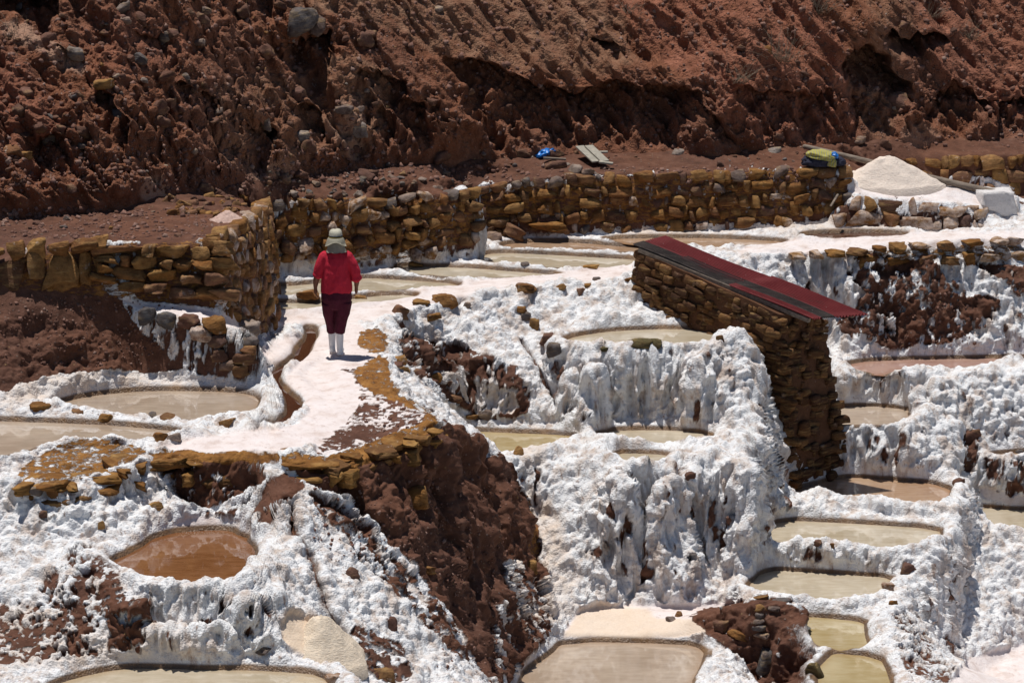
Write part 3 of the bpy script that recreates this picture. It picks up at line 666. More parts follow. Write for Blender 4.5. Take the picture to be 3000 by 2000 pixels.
# recesses (roof line, floor line, depth): under a roof line the face falls back sharply and comes out again towards the floor
RECESS = [
 ([(-40,-20),(60,-30),(128,-10),(135,60)], [(-40,95),(60,100),(120,95),(135,80)], .8),
 ([(1005,140),(1040,128),(1090,138),(1160,165),(1230,190),(1280,190)], [(1005,200),(1080,290),(1160,345),(1220,350),(1260,355),(1280,350)], .50),
 ([(1190,210),(1260,195),(1330,205),(1400,190),(1480,205),(1560,215),(1640,230)], [(1190,350),(1300,358),(1400,355),(1480,352),(1560,350),(1640,335)], .50),
 ([(1540,265),(1600,255),(1680,285)], [(1540,345),(1600,358),(1680,355)], .30),
 ([(1690,210),(1760,205),(1850,225),(1945,215)], [(1690,330),(1760,335),(1850,330),(1945,325)], .28),
 ([(1945,110),(1985,85),(2040,110),(2095,190)], [(1945,320),(1985,335),(2040,335),(2095,300)], .75),
 ([(2030,45),(2080,70),(2150,85),(2195,95)], [(2030,100),(2080,125),(2150,125),(2195,115)], .55),
 ([(2120,210),(2200,190),(2290,240)], [(2120,310),(2200,325),(2290,320)], .35),
 ([(2280,230),(2352,220),(2420,230)], [(2280,330),(2352,335),(2420,330)], .4),
 ([(655,85),(700,95),(760,80)], [(655,130),(715,235),(760,190)], .45),
 ([(565,285),(600,280),(640,300)], [(540,400),(590,412),(640,380)], .45),
 ([(675,250),(710,240),(745,270)], [(680,330),(715,370),(745,360)], .35),
 ([(430,200),(470,215),(500,240)], [(430,260),(490,300),(500,290)], .25),
 ([(820,170),(870,160),(930,200)], [(840,290),(900,330),(940,320)], .35),
 ([(905,245),(940,235),(985,262)], [(900,350),(940,368),(985,360)], .4),
 ([(840,265),(870,262),(900,285)], [(840,350),(880,372),(900,365)], .35),
 ([(232,205),(270,215),(312,300)], [(232,330),(280,420),(312,455)], .35),
 ([(1370,78),(1400,90),(1440,100)], [(1370,120),(1410,160),(1440,140)], .3),
 ([(300,60),(350,75),(400,80)], [(300,110),(355,140),(400,120)], .2),
 ([(150,110),(190,130),(215,170)], [(150,170),(190,220),(215,235)], .2),
 ([(50,330),(120,320),(180,345)], [(50,420),(120,440),(180,430)], .25),
]
BULGE = [(1620,300,60,70,-.28),(275,330,45,140,-.30),(690,50,60,30,-.25),(1040,270,45,70,-.22),(1960,70,60,60,-.25),(2010,30,60,40,-.25),(2150,65,60,25,-.25),(800,270,30,50,-.15),(590,250,40,40,-.2),(960,230,35,35,-.18),
         (1330,300,28,45,-.16),(1450,290,30,50,-.18),(2250,300,60,40,-.25),(1760,260,50,80,-.16),(470,180,40,30,-.12),(120,270,60,40,-.15),(1230,150,60,25,-.1),(1500,160,80,30,-.12),(430,330,30,60,-.18),(500,360,25,50,-.18),(640,300,25,50,-.16)]
nh1 = fbm(hp*1.7, 3, 101); nh2 = fbm(hp*1.7+31, 3, 102); nh3 = fbm(hp*7, 2, 103)
wu, wv = Uh+30*nh1+8*nh3, Vh+20*nh2+8*nh3
push = np.zeros(len(hp), np.float32)
for roof, floor, dpt in RECESS:
    r = np.array(roof, float); f = np.array(floor, float)
    m = (wu > r[0, 0]) & (wu < r[-1, 0])
    vt = np.interp(wu, r[:, 0], r[:, 1]); vb = np.interp(wu, f[:, 0], f[:, 1])
    t = (wv-vt)/np.maximum(vb-vt, 20)
    side = sstep(0, .16, (wu-r[0, 0])/(r[-1, 0]-r[0, 0]))*sstep(0, .2, (r[-1, 0]-wu)/(r[-1, 0]-r[0, 0]))
    push = np.maximum(push, np.where(m & (t > 0) & (t < 1), 1.35*dpt*side*sstep(0, .10, t)*(1-t)**.75, 0))
for cu, cv, ru, rv, dpt in BULGE:
    push += np.float32(dpt)*np.exp(-((wu-cu)/ru)**2-((wv-cv)/rv)**2).astype(np.float32)
# gullies run down and to the right
sx = hp[:, 0]+.7*hp[:, 2]; sl_ = hp[:, 1]*.5+hp[:, 2]*.8
gul = fbm(np.stack([sx*1.5, sl_*.55, hp[:, 1]*.3], 1), 4, 111)
gul2 = 1-2*np.abs(fbm(np.stack([sx*2.6, sl_*.9, hp[:, 1]*.5], 1), 3, 112))
bl = fbm(hp*3.1, 4, 113, .55); c1, c1b = worley(hp*4.6+.5*nh1[:, None], 114); c2, _ = worley(hp*12, 115); fine = fbm(hp*24, 2, 116)
strz = np.interp(Uh, [900, 1100, 1700, 1950, 2352], [0, .6, .7, .9, .3])
rock = 1-2*np.abs(fbm(np.stack([sx*5, sl_*1.1, hp[:, 1]*2], 1), 3, 117))
lower = sstep(150, 260, Vh)
amp = sstep(-.1, .3, np.broadcast_to(S, HX.shape).ravel())
rk = np.maximum(lower, .75*sstep(1000, 650, Uh)); gul3 = 1-2*np.abs(fbm(np.stack([sx*5.5, sl_*1.3, hp[:, 1]*.6], 1), 3, 119))
off = (.24*gul + .19*(gul2-.4) + .085*(gul3-.4) + .20*bl*(.25+.85*rk) + .11*(.6-c1)*(.12+1.1*rk)*(1.3-.5*strz) + .045*(.6-c2)*(.4+.6*rk) + .016*fine + .12*lower*(rock-.4) + (.042*(.55-2*np.abs(fbm(hp*5.5+3, 3, 120))) + .018*(.5-2*np.abs(fbm(hp*13+9, 2, 121))))*(.35+rk) + .05*(c1b-c1-.3)*rk)
nd = np.stack([np.zeros_like(off), -.80+0*off, .60+0*off], 1)
hq = hp + nd*(off*amp)[:, None]; hq[:, 1] += push*np.clip(amp+.3, 0, 1); hq[:, 0] += .07*amp*fbm(hp*4+7, 2, 118)
HP = hq.reshape(HC, HR, 3)
def make_hill():
    g = NT('hill_earth'); P = g.coord()
    ec, eh, mid, fine_ = earth_nodes(g, P)
    a, b = g.attr('ruddy'), g.attr('ashy')
    rn = g.noise(P, 4, 5, .65)
    c = g.mix(g.mth('MULTIPLY', a, g.mr(rn, .2, .7)), ec, g.ramp(rn, [(.3, (.145, .050, .030)), (.7, (.29, .125, .082))]))
    c = g.mix(g.mth('MULTIPLY', b, g.mr(rn, .25, .65)), c, g.ramp(rn, [(.3, (.125, .068, .042)), (.7, (.25, .145, .095))]))
    c = g.mix(g.mr(g.attr('pale'), 0, 1, 0, .8), c, g.ramp(fine_, [(.3, (.30, .19, .14)), (.7, (.42, .28, .21))]))
    g.base(g.mix(1., c, (1.25, 1.22, 1.17), 'MULTIPLY'))
    cl = g.vor(P, 30)
    g.bump(g.mth('ADD', g.mth('MULTIPLY', eh, 1.4), g.mth('MULTIPLY', cl, -.7)), .03, .9)
    g.set(Roughness=.93, Specular_IOR_Level=.15); return g.m
HILLM = make_hill()
RUD = raster([(1., [(1280,-160),(1800,-160),(1900,40),(1980,200),(1950,330),(1700,330),(1640,230),(1500,120)]), (.8, [(2100,-160),(2580,-160),(2580,320),(2150,250)]), (.7, [(-220,90),(60,130),(160,300),(60,420),(-220,420)]), (.5, [(200,0),(500,60),(300,200),(180,150)])], 30)
ASH = raster([(.9, [(560,-160),(1280,-160),(1500,120),(1400,190),(1000,130),(900,60),(600,20)]), (.9, [(760,120),(900,180),(870,330),(780,380),(720,240)]), (.6, [(480,170),(800,180),(760,400),(480,400)]), (.6, [(1990,-100),(2100,0),(2080,330),(1950,330)])], 24)
PALE = raster([(.7, [(0,60),(90,75),(215,175),(180,190),(70,115),(0,90)]), (1., [(322,420),(355,395),(402,452),(330,470)]), (.55, [(740,245),(840,260),(830,370),(770,350)]), (.35, [(2085,270),(2190,330),(2060,350)]), (.5, [(600,390),(700,385),(640,415),(560,420)])], 5)
jit = 14*nh1
hat = {'ruddy': rsample(RUD, Uh+jit*3, Vh+jit*2), 'ashy': rsample(ASH, Uh+jit*3, Vh), 'pale': rsample(PALE, Uh+jit, Vh+jit)}
ho = add_mesh('hillside', hq, grid_faces(HC, HR), HILLM, hat); ho['kind'] = 'structure'
print('hill', round(time.time()-T0, 1))
from mathutils.bvhtree import BVHTree
def bvh(P, st):
    Q = P[::st, ::st]; return BVHTree.FromPolygons(Q.reshape(-1, 3).tolist(), grid_faces(*Q.shape[:2]).tolist())
B_HILL = bvh(HP[:, :352], 3); B_TER = bvh(PT2, 3)
def pick(u, v):                        # the first ground a sight line meets: (point, normal)
    d = Vector(ray(u, v)).normalized(); o = Vector((0, 0, H)); best = None
    for b in (B_HILL, B_TER):
        r = b.ray_cast(o, d)
        if r[0] is not None and (best is None or r[3] < best[3]): best = r
    if best is None: best = (Vector(PY(u, v, 40)), Vector((0, 0, 1)), 0, 40)
    nrm = best[1] if best[1].dot(d) < 0 else -best[1]
    return best[0], nrm
print('bvh', round(time.time()-T0, 1))
# ------------------------------------------------------------------ helpers for things
def tag(o, label=None, cat=None, group=None, kind=None):
    for k_, v_ in (('label', label), ('category', cat), ('group', group), ('kind', kind)):
        if v_: o[k_] = v_
    return o
def empty(name, loc, rz=0.):
    o = bpy.data.objects.new(name, None); COL.objects.link(o); o.location = loc; o.rotation_euler = (0, 0, rz); o.empty_display_size = .1
    return o
def inst(name, mesh, M, parent=None):
    """an object sharing a mesh, placed by a world matrix"""
    o = bpy.data.objects.new(name, mesh); COL.objects.link(o)
    if parent is not None:
        o.parent = parent; o.matrix_parent_inverse = Matrix.LocRotScale(parent.location, parent.rotation_euler, None).inverted()
    o.matrix_basis = M
    return o
def bm_obj(name, bm, mat, parent=None, smooth=True):
    m = bpy.data.meshes.new(name); bm.normal_update(); bm.to_mesh(m); bm.free()
    for mt in (mat if isinstance(mat, list) else [mat]): m.materials.append(mt)
    if smooth: m.polygons.foreach_set('use_smooth', [True]*len(m.polygons))
    o = bpy.data.objects.new(name, m); COL.objects.link(o)
    if parent is not None:
        o.parent = parent; o.matrix_parent_inverse = Matrix.LocRotScale(parent.location, parent.rotation_euler, None).inverted()
    return o
def cube_grid(n):
    """a cube whose faces are n x n quads"""
    V, Fs, ix = [], [], {}
    def vid(a):
        if a not in ix: ix[a] = len(V); V.append(a)
        return ix[a]
    for ax in range(3):
        for sgn in (0, n):
            for i in range(n):
                for j in range(n):
                    q_ = []
                    for di, dj in ((0, 0), (1, 0), (1, 1), (0, 1)):
                        c = [0, 0, 0]; c[ax] = sgn; c[(ax+1) % 3] = i+di; c[(ax+2) % 3] = j+dj; q_.append(vid(tuple(c)))
                    Fs.append(q_ if sgn else q_[::-1])
    return np.array(V, float)/n*2-1, np.array(Fs)
def stone_mesh(name, n, roundness, seed, mat, rough=.16, facets=0):
    V, Fs = cube_grid(n)
    r = np.linalg.norm(V, axis=1, keepdims=True); sph = V/r*1.22
    P_ = V*(1-roundness)+sph*roundness
    sd_ = rng.uniform(0, 90, 3)
    P_ = P_*(1+rough*fbm((P_*.9+sd_).astype(np.float32), 2, seed)[:, None]*1.6)
    P_ += rough*.6*np.stack([vnoise((P_*1.3+sd_+k_*7).astype(np.float32), seed+k_) for k_ in range(3)], 1)
    for k_ in range(facets):
        d = rng.normal(size=3); d /= np.linalg.norm(d); h_ = rng.uniform(.55, .85); t = P_@d
        P_ -= np.outer(np.clip(t-h_, 0, None)*.85, d)
    P_ *= .5/np.abs(P_).max(0)
    P_ *= 1+.11*rough/.16*fbm((P_*5.5+sd_).astype(np.float32), 2, seed+5)[:, None] if n > 3 else 1.
    return add_mesh(name, P_, Fs, mat, smooth=False, link=False)
def make_stone(name, pal, stain=(.54, .43, .36), stain_amt=(.62, .74), dark=1.0, grain=(3, 3, 14)):
    g = NT(name); oi = g.n('ShaderNodeObjectInfo'); P = g.coord()
    hue = g.ramp(oi.outputs['Random'], [(i/(len(pal)-1), c) for i, c in enumerate(pal)])
    n1 = g.noise(P, 9, 5, .65); n2 = g.noise(g.coord(grain), 1.6, 5, .65); n3 = g.noise(P, 40, 3, .7)
    c = g.mix(g.mr(n1, .3, .7), g.mix(.72, hue, (.045, .020, .010)), hue)
    c = g.mix(g.mr(n2, .5, .7, 0, .7), c, g.mix(.5, hue, (.55, .36, .14)))
    c = g.mix(g.mr(n3, .6, .75, 0, .5), c, (.06, .03, .018))
    c = g.mix(g.mr(g.noise(P, 6, 5, .7), *stain_amt), c, stain)
    g.base(c); g.bump(g.mth('ADD', g.mth('MULTIPLY', n2, .8), g.mth('ADD', n1, g.mth('MULTIPLY', n3, .5))), .03, .9)
    g.set(Roughness=.88, Specular_IOR_Level=.2); return g.m
OCHRES = [(.20, .085, .030), (.34, .155, .040), (.26, .115, .038), (.42, .225, .075), (.13, .062, .038), (.36, .185, .06), (.24, .12, .075), (.30, .125, .03)]
M_OCH = make_stone('ochre_stone', OCHRES)
M_OCHS = make_stone('salted_ochre_stone', OCHRES, stain_amt=(.40, .62))
M_HUT = make_stone('hut_stone', [(.075, .031, .013), (.16, .068, .021), (.05, .023, .013), (.22, .105, .038), (.09, .038, .017), (.065, .030, .018)], stain=(.34, .22, .15), stain_amt=(.60, .75), grain=(3, 3, 22))
M_SLAB = make_stone('ochre_slab', [(.30, .13, .028), (.21, .088, .02), (.38, .19, .05), (.16, .075, .03)], stain_amt=(.66, .74), grain=(2, 2, 26))
M_GREY = make_stone('grey_stone', [(.13, .12, .12), (.20, .165, .15), (.10, .10, .105), (.24, .19, .165), (.17, .12, .105)], stain=(.30, .21, .17))
M_BROWN = make_stone('brown_rock', [(.17, .075, .052), (.13, .07, .05), (.22, .11, .08), (.19, .095, .07), (.15, .085, .07)], stain=(.13, .065, .045), stain_amt=(.45, .65), grain=(3, 3, 6))
M_PALE = make_stone('pale_rock', [(.34, .24, .19), (.26, .17, .13), (.40, .32, .27), (.22, .20, .19)], stain=(.18, .09, .065))
STONES = {}
for key, mat, rn, rg, fc in (('och', M_OCH, .28, .2, 4), ('ochs', M_OCHS, .28, .2, 4), ('hut', M_HUT, .35, .13, 2), ('slab', M_SLAB, .3, .2, 2), ('grey', M_GREY, .7, .16, 5), ('brown', M_BROWN, .6, .24, 5), ('pale', M_PALE, .55, .22, 5)):
    STONES[key] = [stone_mesh('stone', 3, rn, 200+i*13, mat, rg, fc) for i in range(14)]
    STONES[key+'L'] = [stone_mesh('stone', 6, rn, 300+i*13, mat, rg, fc) for i in range(8)]
def SM(loc, R, dims): return Matrix.LocRotScale(loc, R, Vector(dims))
def lay_wall(root, foot, top, ch, wm_, kinds, depth=.24, proud=-.02, skip=0., big=False, jitter=1.0, t0=0., t1=1.02, tilt=.12, u_rng=None):
    """irregular courses of stones on a sloping face between two 3-D lines"""
    seg = np.linalg.norm(np.diff(foot[:, :2], axis=0), axis=1); L = np.concatenate([[0], np.cumsum(seg)])
    def at(s_, t_):
        f = np.array([np.interp(s_, L, foot[:, k_]) for k_ in range(3)]); p_ = np.array([np.interp(s_, L, top[:, k_]) for k_ in range(3)])
        return f+(p_-f)*t_
    hmax = max(np.linalg.norm(top-foot, axis=1)); nco = max(1, round(hmax/ch)); cnt = 0
    edges = np.linspace(t0, t1, nco+1)
    for c in range(nco):
        s_ = -random.uniform(0, wm_)*.5
        while s_ < L[-1]:
            w_ = wm_*random.choice((.42, .6, .75, .9, 1., 1.15, 1.5))*(1.0 if c else 1.1)
            sm = min(max(s_+w_/2, 0), L[-1]); tm = (edges[c]+edges[c+1])/2 + random.uniform(-.12, .12)*(edges[1]-edges[0])*jitter
            a, b = at(max(sm-.05, 0), tm), at(min(sm+.05, L[-1]), tm); lo, hi = at(sm, edges[c]), at(sm, edges[c+1])
            s_ += w_
            if random.random() < skip: continue
            h_ = np.linalg.norm(hi-lo); X = Vector(b-a).normalized(); Z = Vector(hi-lo).normalized(); Y = Z.cross(X).normalized(); Z = X.cross(Y)
            R = Matrix((X, Y, Z)).transposed().to_quaternion() @ Quaternion((0, 1, 0), random.gauss(0, tilt)) @ Quaternion((0, 0, 1), random.gauss(0, .10))
            if 'wall' in root.name: proud_ = proud - .03
            else: proud_ = proud
            pos = Vector(at(sm, tm)) + Y*(-1)*(proud_+random.uniform(-.03, .03)*jitter)
            k_ = kinds(sm/L[-1], tm)
            if k_ is None: continue
            m = random.choice(STONES[k_ + ('L' if big else '')])
            flip = random.choice((1, -1))
            o = inst('stone', m, SM(pos, R, (w_*random.uniform(.98, 1.22)*flip, depth*random.uniform(.8, 1.2)*1.0, h_*random.uniform(.9, 1.3)*random.choice((1, -1))*1.0*flip)), root)
            cnt += 1
    return cnt
def pickk(*opts):
    ks, ws = zip(*opts); return lambda s_, t_: random.choices(ks, ws)[0]
def wall_thing(key, label, **kw):
    foot, top = WALLP[key]; r = empty('stone_wall', foot[len(foot)//2]); tag(r, label, 'stone wall')
    lay_wall(r, foot, top, **kw); return r
wall_thing('W3', 'long rough retaining wall of ochre blocks behind the red-roofed hut', ch=.18, wm_=.25, kinds=lambda s_, t_: random.choices(('och', 'ochs', 'grey', 'brown'), (8, 3 if t_ < .2 else .4, 2 if t_ > .85 else .2, 1.6))[0], depth=.3, jitter=1.7)
wall_thing('W2', 'yellow stone retaining wall directly behind the walking person', ch=.21, wm_=.22, kinds=lambda s_, t_: None if (t_ < .1) else random.choices(('och', 'ochs', 'pale', 'grey'), (8, 3 if t_ < .3 else .6, .3, 3 if t_ > .85 else .1))[0], depth=.3, tilt=.25, jitter=1.8)
wall_thing('W4', 'low brown and salt-stained stone wall under the large pale salt heap', ch=.22, wm_=.30, kinds=lambda s_, t_: random.choices(('ochs', 'och', 'brown'), (5, 3 if s_ < .5 else 1, 2))[0], depth=.28, skip=.12)
wall_thing('W5', 'far ochre stone wall at the right edge behind the salt heap', ch=.24, wm_=.32, kinds=pickk(('och', 9), ('grey', 1)), depth=.28)
wall_thing('WR', 'tall ochre wall face with vertical streaks turning away from the big corner blocks', ch=.22, wm_=.22, kinds=pickk(('och', 8), ('ochs', 2)), depth=.24, tilt=.25)
# the near left wall: upright slabs, then a corner built of big blocks
foot, top = WALLP['WL']; r = tag(empty('stone_wall', foot[3]), 'old wall of large yellow blocks and upright slabs below the bare earth shelf at left', 'stone wall')
lay_wall(r, foot[:4], top[:4], .62, .24, pickk(('och', 1)), depth=.22, big=True, tilt=.12, proud=.02)
lay_wall(r, foot[:4]+[0, 0, .48], top[:4]+[0, -.02, .05], .16, .3, pickk(('och', 3), ('brown', 1)), depth=.26, big=True, proud=.05)
lay_wall(r, foot[3:], top[3:], .25, .42, pickk(('och', 1)), depth=.34, big=True, proud=.04, tilt=.08, t0=.16, t1=.98)
# small wall below the white ledge: single stones set in crusted earth
foot, top = WALLP['WS']; r = tag(empty('stone_wall', foot[1]), 'short crusted stone wall under the white ledge beside the round pond', 'stone wall')
def one(root, u, v, wpx, hpx, kind, proud=.0, depth=.8, rz=None, roll=0., name='stone', big=True, yaw=None):
    """a stone that covers wpx x hpx survey pixels where it is seen"""
    pnt, nrm = pick(u, v); sc_ = (pnt-Vector((0, 0, H))).length/F
    w_, h_ = wpx*sc_, hpx*sc_
    d = (pnt-Vector((0, 0, H))).normalized()
    R = Quaternion((0, 0, 1), random.uniform(-.5, .5) if yaw is None else yaw) @ Quaternion((0, 1, 0), roll)
    return inst(name, random.choice(STONES[kind+('L' if big else '')]), SM(pnt - d*proud*h_, R, (w_, w_*depth, h_)), root)
for (u, v, w_, h_, k_) in ((337,727,48,46,'grey'),(381,739,50,46,'grey'),(433,736,52,36,'brown'),(490,745,58,48,'och'),(462,770,56,44,'ochs'),(563,756,70,42,'pale'),(566,786,56,30,'grey'),(570,800,46,26,'och'),(568,826,56,34,'och'),(556,854,40,36,'och'),(500,782,44,36,'brown'),(505,815,40,34,'brown'),(520,840,40,30,'pale')):
    one(r, u, v, w_, h_, k_, proud=.15)
print('walls', round(time.time()-T0, 1))
# dry-laid edging of flat ochre rock along the path
def edging(pts, label, zoff=-.10, wm_=.46, h_=.11, dep=.40):
    Q = np.array([PZ(u, v, z) for u, v, z in pts]); seg = np.linalg.norm(np.diff(Q, axis=0), axis=1); L = np.concatenate([[0], np.cumsum(seg)])
    r = tag(empty('path_edging', Q[len(Q)//2]), label, 'stone edging')
    for lay in range(2):
        s_ = 0
        while s_ < L[-1]:
            w_ = wm_*random.choice((.35, .55, .8, 1.1, 1.5)); sm = min(s_+w_/2, L[-1]); s_ += w_*random.uniform(.8, 1.25)
            c = Vector([np.interp(sm, L, Q[:, k_]) for k_ in range(3)]); e = Vector([np.interp(min(sm+.1, L[-1]), L, Q[:, k_]) for k_ in range(3)])-Vector([np.interp(max(sm-.1, 0), L, Q[:, k_]) for k_ in range(3)])
            a_ = math.atan2(e.y, e.x); inw = Vector((-e.y, e.x, 0)).normalized()
            R = Quaternion((0, 0, 1), a_+random.gauss(0, .22)) @ Quaternion((1, 0, 0), random.gauss(0, .10)) @ Quaternion((0, 1, 0), random.gauss(0, .08))
            hh = h_*random.uniform(.7, 1.3)*(1 if lay == 0 else 1.7)
            c = c + inw*(.13+random.uniform(-.09, .07)) + Vector((0, 0, zoff+random.uniform(-.04, .025)-hh*.2 - lay*h_*1.15))
            inst('slab', random.choice(STONES['slabL']), SM(c, R, (w_, dep*random.uniform(.75, 1.2), hh)), r)
    return r
edging([(40,1092,-.02),(150,1092,-.02),(250,1070,0),(330,1044,0)], 'thick ledge of flat orange rock at the left end of the white path', wm_=.4, h_=.14, dep=.7)
edging([(335,1042,0),(420,1050,0),(530,1043,0),(610,1042,0)], 'row of orange rocks edging the path above the muddy orange pond', h_=.13)
edging([(645,1048,0),(700,1056,0),(780,1054,0),(850,1026,0),(930,1006,0),(1003,970,0)], 'curved lip of ochre slabs where the path ends above the brown bluff')
edging([(990,962,0),(945,933,0),(900,908,0)], 'short run of ochre slabs on the outer bend of the path', dep=.5)
edging([(893,862,0),(890,820,0)], 'upright ochre edging just right of the person\'s feet', dep=.55)
edging([(884,808,0),(874,764,0)], 'ochre edging stones beside the person\'s boots on the inner path', dep=.5)
# rows of stones capping the two upper ledges at right
def cap_row(pts, label, wm_=.34, dep=.3, hh=.2):
    Q = np.array([PZ(u, v, z) for u, v, z in pts]); seg = np.linalg.norm(np.diff(Q, axis=0), axis=1); L = np.concatenate([[0], np.cumsum(seg)])
    r = tag(empty('stone_row', Q[len(Q)//2]), label, 'stone row'); s_ = 0
    while s_ < L[-1]:
        w_ = wm_*random.uniform(.6, 1.4); sm = min(s_+w_/2, L[-1]); s_ += w_*random.uniform(1., 1.35)
        c = Vector([np.interp(sm, L, Q[:, k_]) for k_ in range(3)])
        inst('stone', random.choice(STONES[random.choice(('och', 'ochs', 'slab'))+'L']), SM(c-Vector((0, .03, .06)), Quaternion((0, 0, 1), random.gauss(.15, .2)), (w_, dep, hh*random.uniform(.7, 1.2))), r)
cap_row([(1800,578,.2),(1880,572,.22),(1980,566,.26),(2100,556,.29),(2200,550,.3),(2352,541,.3)], 'upper row of ochre stones capping the ledge at top right', hh=.13)
cap_row([(1965,590,.08),(2060,586,.08),(2150,588,.08),(2250,582,.08),(2352,574,.08)], 'lower row of ochre stones along the lip of the white slope at top right', hh=.2)
# ------------------------------------------------------------------ the hut
NB = PZ(1822, 1120, -2.5); RB = PZ(1950, 1086, -2.5)
NT_ = PY(1792, 722, NB[1]+.10); RT = PY(1888, 728, RB[1]-.02); LT = PY(1462, 574, 41.1); LB = LT.copy(); LB[2] = -2.6; LB[:2] += (-.05, -.12)
def v3(a): return Vector([float(x) for x in a])
hut = tag(empty('hut', NB), 'tall narrow stone hut with a sloping red corrugated roof', 'hut')
BT = v3(LT)+(v3(RT)-v3(NT_)); BB = v3(LB)+(v3(RB)-v3(NB)); BT.z = LT[2]; 
g_ = NT('hut_mortar'); P = g_.coord(); ec, eh, mid, fn = earth_nodes(g_, P); g_.base(g_.mix(.5, ec, (.09, .05, .025))); g_.bump(eh, .04, 1.); g_.set(Roughness=.95, Specular_IOR_Level=.1)
M_MORTAR = g_.m
def panel(A, B, C, D, nx, ny):
    """subdivided quad A B (bottom) C D (top: above B, above A)"""
    A, B, C, D = map(v3, (A, B, C, D)); out = []
    for j in range(ny+1):
        for i in range(nx+1):
            s_, t_ = i/nx, j/ny; out.append((A.lerp(B, s_)).lerp(D.lerp(C, s_), t_))
    Fq = [(j*(nx+1)+i, j*(nx+1)+i+1, (j+1)*(nx+1)+i+1, (j+1)*(nx+1)+i) for j in range(ny) for i in range(nx)]
    return out, Fq
bm = bmesh.new()
for A, B, C, D in ((LB, NB, NT_, LT), (NB, RB, RT, NT_), (RB, BB, BT, RT), (BB, LB, LT, BT), (LT, NT_, RT, BT)):
    vs_, fs_ = panel(A, B, C, D, 24, 20); bv = [bm.verts.new(x+Vector((vnoise(np.array([[x.x*5, x.y*5, x.z*5]], np.float32))[0]*.02, 0, 0))) for x in vs_]
    for f in fs_: bm.faces.new([bv[i] for i in f])
bm_obj('wall', bm, M_MORTAR, hut)
f2 = np.array([LB, NB]); t2 = np.array([LT, NT_])
f2b = np.array([v3(LB).lerp(v3(LT), .66), v3(NB).lerp(v3(NT_), .60)])
nst = lay_wall(hut, f2b, t2, .12, .22, lambda s_, t_: 'hut', depth=.12, proud=-.018, tilt=.09, skip=.04, jitter=1.6, t0=0, t1=.97)
fc_ = np.array([v3(LB).lerp(v3(NB), .80), v3(NB)]); tc_ = np.array([v3(LT).lerp(v3(NT_), .80), v3(NT_)]); tc_ = fc_+(tc_-fc_)*.62
nst += lay_wall(hut, fc_, tc_, .125, .26, lambda s_, t_: 'hut', depth=.14, proud=-.022, tilt=.06, skip=.05, jitter=1.6)
nst += lay_wall(hut, np.array([NB, RB]), np.array([NT_, RT]), .12, .19, lambda s_, t_: 'hut', depth=.13, proud=-.026, tilt=.14, skip=.06, t1=.99, jitter=2.2)
print('hut stones', nst)
# roof sheets
RP1, RP4 = v3(PY(1458, 563, 41.1)), v3(PY(1872, 734, NB[1]-.08))
RP2, RP3 = v3(PZ(1530, 545, RP1.z+.01)), v3(PZ(1986, 722, RP4.z+.01))
def roofp(s_, t_): return RP1.lerp(RP4, t_).lerp(RP2.lerp(RP3, t_), s_)      # s_ across, t_ down the slope
def make_metal(name, c1_, c2_, c3_, thr):
    g = NT(name); P = g.coord(); n1 = g.noise(P, 3, 5, .65); n2 = g.noise(g.coord((1.2, 5, 5)), 3, 4, .6)
    g.base(g.mix(g.mr(n2, *thr), g.mix(g.mr(n1, .35, .65), c1_, c2_), c3_)); g.set(Roughness=.6, Specular_IOR_Level=.18); g.bump(n1, .004, .4); return g.m
M_RED = make_metal('red_roof_paint', (.20, .021, .026), (.25, .034, .038), (.12, .035, .032), (.58, .75))
M_DRK = make_metal('weathered_roof', (.035, .028, .028), (.06, .042, .04), (.11, .085, .075), (.50, .68))
M_MIX = make_metal('faded_roof', (.05, .02, .022), (.08, .022, .026), (.045, .036, .036), (.45, .6))
def sheet(s0, s1, t0, t1, lift, mat, nw):
    n = nw*6; rows = 8; bm = bmesh.new(); g2 = []
    nrm = (RP4-RP1).cross(RP2-RP1).normalized()
    if nrm.z < 0: nrm = -nrm
    for j in range(rows+1):
        t_ = t0+(t1-t0)*j/rows; row = []
        for i in range(n+1):
            s_ = s0+(s1-s0)*i/n
            row.append(bm.verts.new(roofp(s_, t_)+nrm*(lift+0.02*math.sin(i/6*2*math.pi)+.010*math.sin(t_*9+s_*2))))
        g2.append(row)
    for j in range(rows):
        for i in range(n): bm.faces.new((g2[j][i], g2[j][i+1], g2[j+1][i+1], g2[j+1][i]))
    r_ = bmesh.ops.solidify(bm, geom=bm.faces[:], thickness=.005)
    return bm
roof = None
for nm, a in (('roof', (.0, .34, -.01, .56, .0, M_DRK, 8)),):
    roof = bm_obj('roof', sheet(*a), a[-2], hut)
for a in ((.32, 1.0, -.0, .57, .012, M_RED, 10), (-.04, .14, .54, 1.0, .01, M_RED, 4), (.12, .40, .54, 1.0, .02, M_DRK, 7), (.38, 1.02, .545, 1.01, .026, M_RED, 10), (.20, .42, .22, .565, .018, M_MIX, 5)):
    bm_obj('roof_sheet', sheet(*a), a[-2], hut)
g_ = NT('zinc'); g_.base((.5, .48, .47)); g_.set(Roughness=.6); M_ZINC = g_.m
bm = bmesh.new(); bmesh.ops.create_icosphere(bm, subdivisions=1, radius=.004); scm = bpy.data.meshes.new('roof_screw'); bm.to_mesh(scm); bm.free(); scm.materials.append(M_ZINC)
nrm = (RP4-RP1).cross(RP2-RP1).normalized(); nrm = -nrm if nrm.z < 0 else nrm
for (s_, t_) in [(s0_+random.uniform(-.12, .12), t0_+random.uniform(-.03, .03)) for t0_ in (.04, .30, .52, .74, .93) for i_, s0_ in enumerate((.3, .6, .85)[:2 if t0_ < .6 else 3])]:
    inst('roof_screw', scm, Matrix.Translation(roofp(s_, t_)+nrm*.042), hut)
